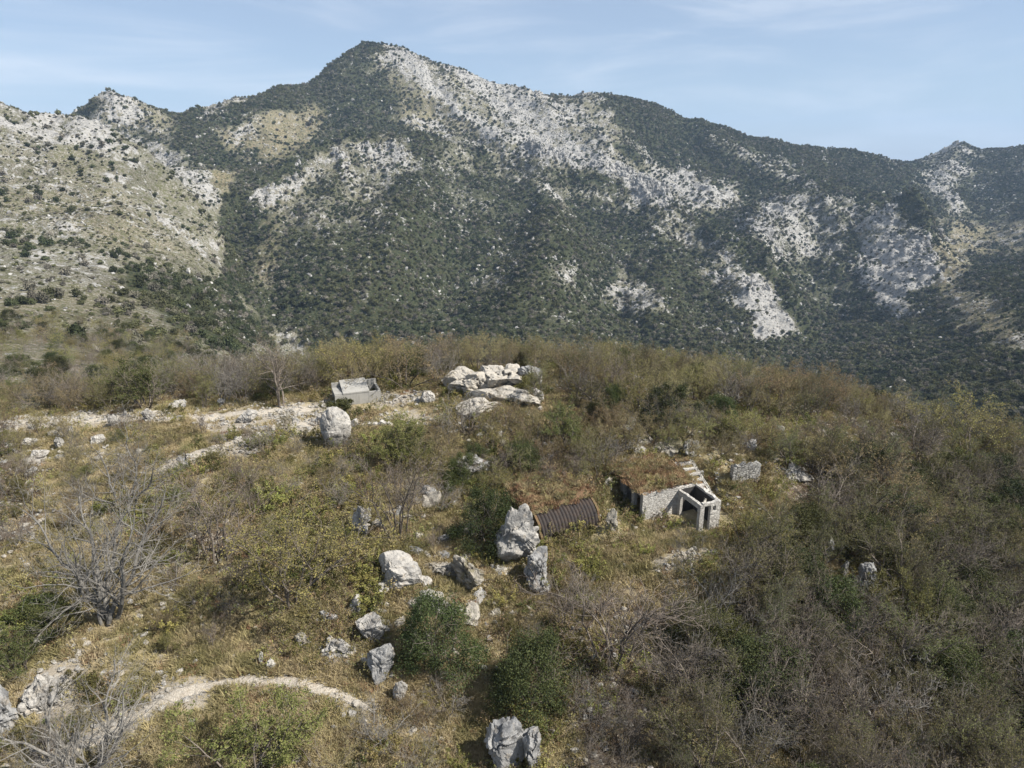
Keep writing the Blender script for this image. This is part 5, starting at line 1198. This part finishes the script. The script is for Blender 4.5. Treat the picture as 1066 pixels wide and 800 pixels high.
# ------------------------------------------------------------------ far hill, sea, air
def mat_plain(name, col, rough=.9, spec=.2):
    t = NT(name); n = t.noise(.004, 5, .6, t.pos()); c = t.mix(n, tuple(.7 * v for v in col), tuple(1.3 * v for v in col)); return t.bsdf(c, rough, None, spec)
def far_hill():
    n, m = 160, 12; V = []
    for j in range(m):
        for i in range(n):
            a = math.radians(-56 + 26 * i / (n - 1)); r = 9000 + 260 * j
            k = max(0, 1 - abs(j - 4) / 6.0)
            px = 533 + F * math.tan(a)
            top = 520 + 90 * math.sin(a * 23) + 260 * float(fbm(np.array([a * 30]), np.array([1.7]), 1, 4)[0]) - 9 * max(0, px + 10)
            V.append((r * math.sin(a), r * math.cos(a), -300 + max(0, (top + 300) * k)))
    me = np_mesh('distant_hill', V, grid_faces(m, n), mats=[mat_plain('distant_hill', (.06, .07, .045))], smooth=True)
    tag(obj('distant_hill', me), kind='structure')
far_hill()
me = np_mesh('sea', [(-14000, -14000, -320), (14000, -14000, -320), (14000, 14000, -320), (-14000, 14000, -320)], [(0, 1, 2, 3)], mats=[mat_plain('sea_water', (.03, .06, .09), .25, .5)])
tag(obj('sea', me), kind='structure')
HAZE = .00008
bm = bmesh.new(); bmesh.ops.create_cube(bm, size=1)
for v in bm.verts: v.co = Vector((v.co.x * 29000, v.co.y * 29000, -321 + (v.co.z + .5) * (321 + 780)))
me = D.meshes.new('haze'); bm.to_mesh(me); bm.free()
hm = D.materials.new('haze_air'); hm.use_nodes = True; hm.node_tree.nodes.clear()
pv = hm.node_tree.nodes.new('ShaderNodeVolumePrincipled'); pv.inputs['Density'].default_value = HAZE; pv.inputs['Color'].default_value = (.52, .72, 1.0, 1); pv.inputs['Anisotropy'].default_value = 0.0
ho = hm.node_tree.nodes.new('ShaderNodeOutputMaterial'); hm.node_tree.links.new(pv.outputs[0], ho.inputs['Volume'])
me.materials.append(hm); tag(obj('haze', me), kind='stuff')

# ------------------------------------------------------------------ sky, sun, camera
SUN_EL, SUN_AZ = math.radians(47), math.radians(108)          # azimuth measured from the view direction (+Y) towards +X
sd = Vector((math.sin(SUN_AZ) * math.cos(SUN_EL), math.cos(SUN_AZ) * math.cos(SUN_EL), math.sin(SUN_EL)))
w = D.worlds.new('World'); scene.world = w; w.use_nodes = True
nt = w.node_tree; nt.nodes.clear()
sky = nt.nodes.new('ShaderNodeTexSky'); sky.sky_type = 'NISHITA'; sky.sun_disc = False; sky.sun_elevation = SUN_EL; sky.sun_rotation = SUN_AZ
sky.air_density = 1.0; sky.dust_density = .8; sky.ozone_density = 5.5; sky.altitude = 600
tc = nt.nodes.new('ShaderNodeTexCoord'); mp = nt.nodes.new('ShaderNodeMapping'); mp.inputs['Scale'].default_value = (1.6, 1.6, 9); mp.inputs['Location'].default_value = (3.1, .4, .7); mp.inputs['Rotation'].default_value = (0, math.radians(-5), 0)
nt.links.new(tc.outputs['Generated'], mp.inputs['Vector'])
nz = nt.nodes.new('ShaderNodeTexNoise'); nz.inputs['Scale'].default_value = 1.7; nz.inputs['Detail'].default_value = 7; nz.inputs['Roughness'].default_value = .55; nz.inputs['Distortion'].default_value = .6
nt.links.new(mp.outputs[0], nz.inputs['Vector'])
mr = nt.nodes.new('ShaderNodeMapRange'); mr.interpolation_type = 'SMOOTHSTEP'; mr.inputs[1].default_value = .38; mr.inputs[2].default_value = .75; mr.inputs[3].default_value = .22; mr.inputs[4].default_value = .75
nt.links.new(nz.outputs['Fac'], mr.inputs[0])
mx = nt.nodes.new('ShaderNodeMix'); mx.data_type = 'RGBA'; nt.links.new(mr.outputs[0], mx.inputs[0]); nt.links.new(sky.outputs[0], mx.inputs[6]); mx.inputs[7].default_value = (9.0, 9.3, 9.8, 1)
bg = nt.nodes.new('ShaderNodeBackground'); bg.inputs['Strength'].default_value = .062
wo = nt.nodes.new('ShaderNodeOutputWorld'); nt.links.new(mx.outputs[2], bg.inputs[0]); nt.links.new(bg.outputs[0], wo.inputs[0])
sun = D.lights.new('sun', 'SUN'); sun.energy = 5.0; sun.angle = math.radians(.5); sun.color = (1.0, .95, .87)
so = link(D.objects.new('sun', sun)); so.rotation_euler = sd.to_track_quat('Z', 'Y').to_euler()
cam = D.cameras.new('camera'); co = link(D.objects.new('camera', cam)); co.location = (0, 0, CAMZ); co.rotation_euler = (math.pi / 2 - PITCH, 0, 0)
cam.sensor_width = 36; cam.lens = 36 * F / 1066; cam.clip_end = 40000; cam.clip_start = .5
scene.camera = co
scene.view_settings.view_transform = 'Standard'; scene.view_settings.look = 'None'; scene.view_settings.exposure = .86; scene.view_settings.gamma = 1
cy = scene.cycles
cy.max_bounces = 5; cy.diffuse_bounces = 2; cy.glossy_bounces = 1; cy.transmission_bounces = 2; cy.volume_bounces = 0; cy.transparent_max_bounces = 6
cy.caustics_reflective = False; cy.caustics_refractive = False
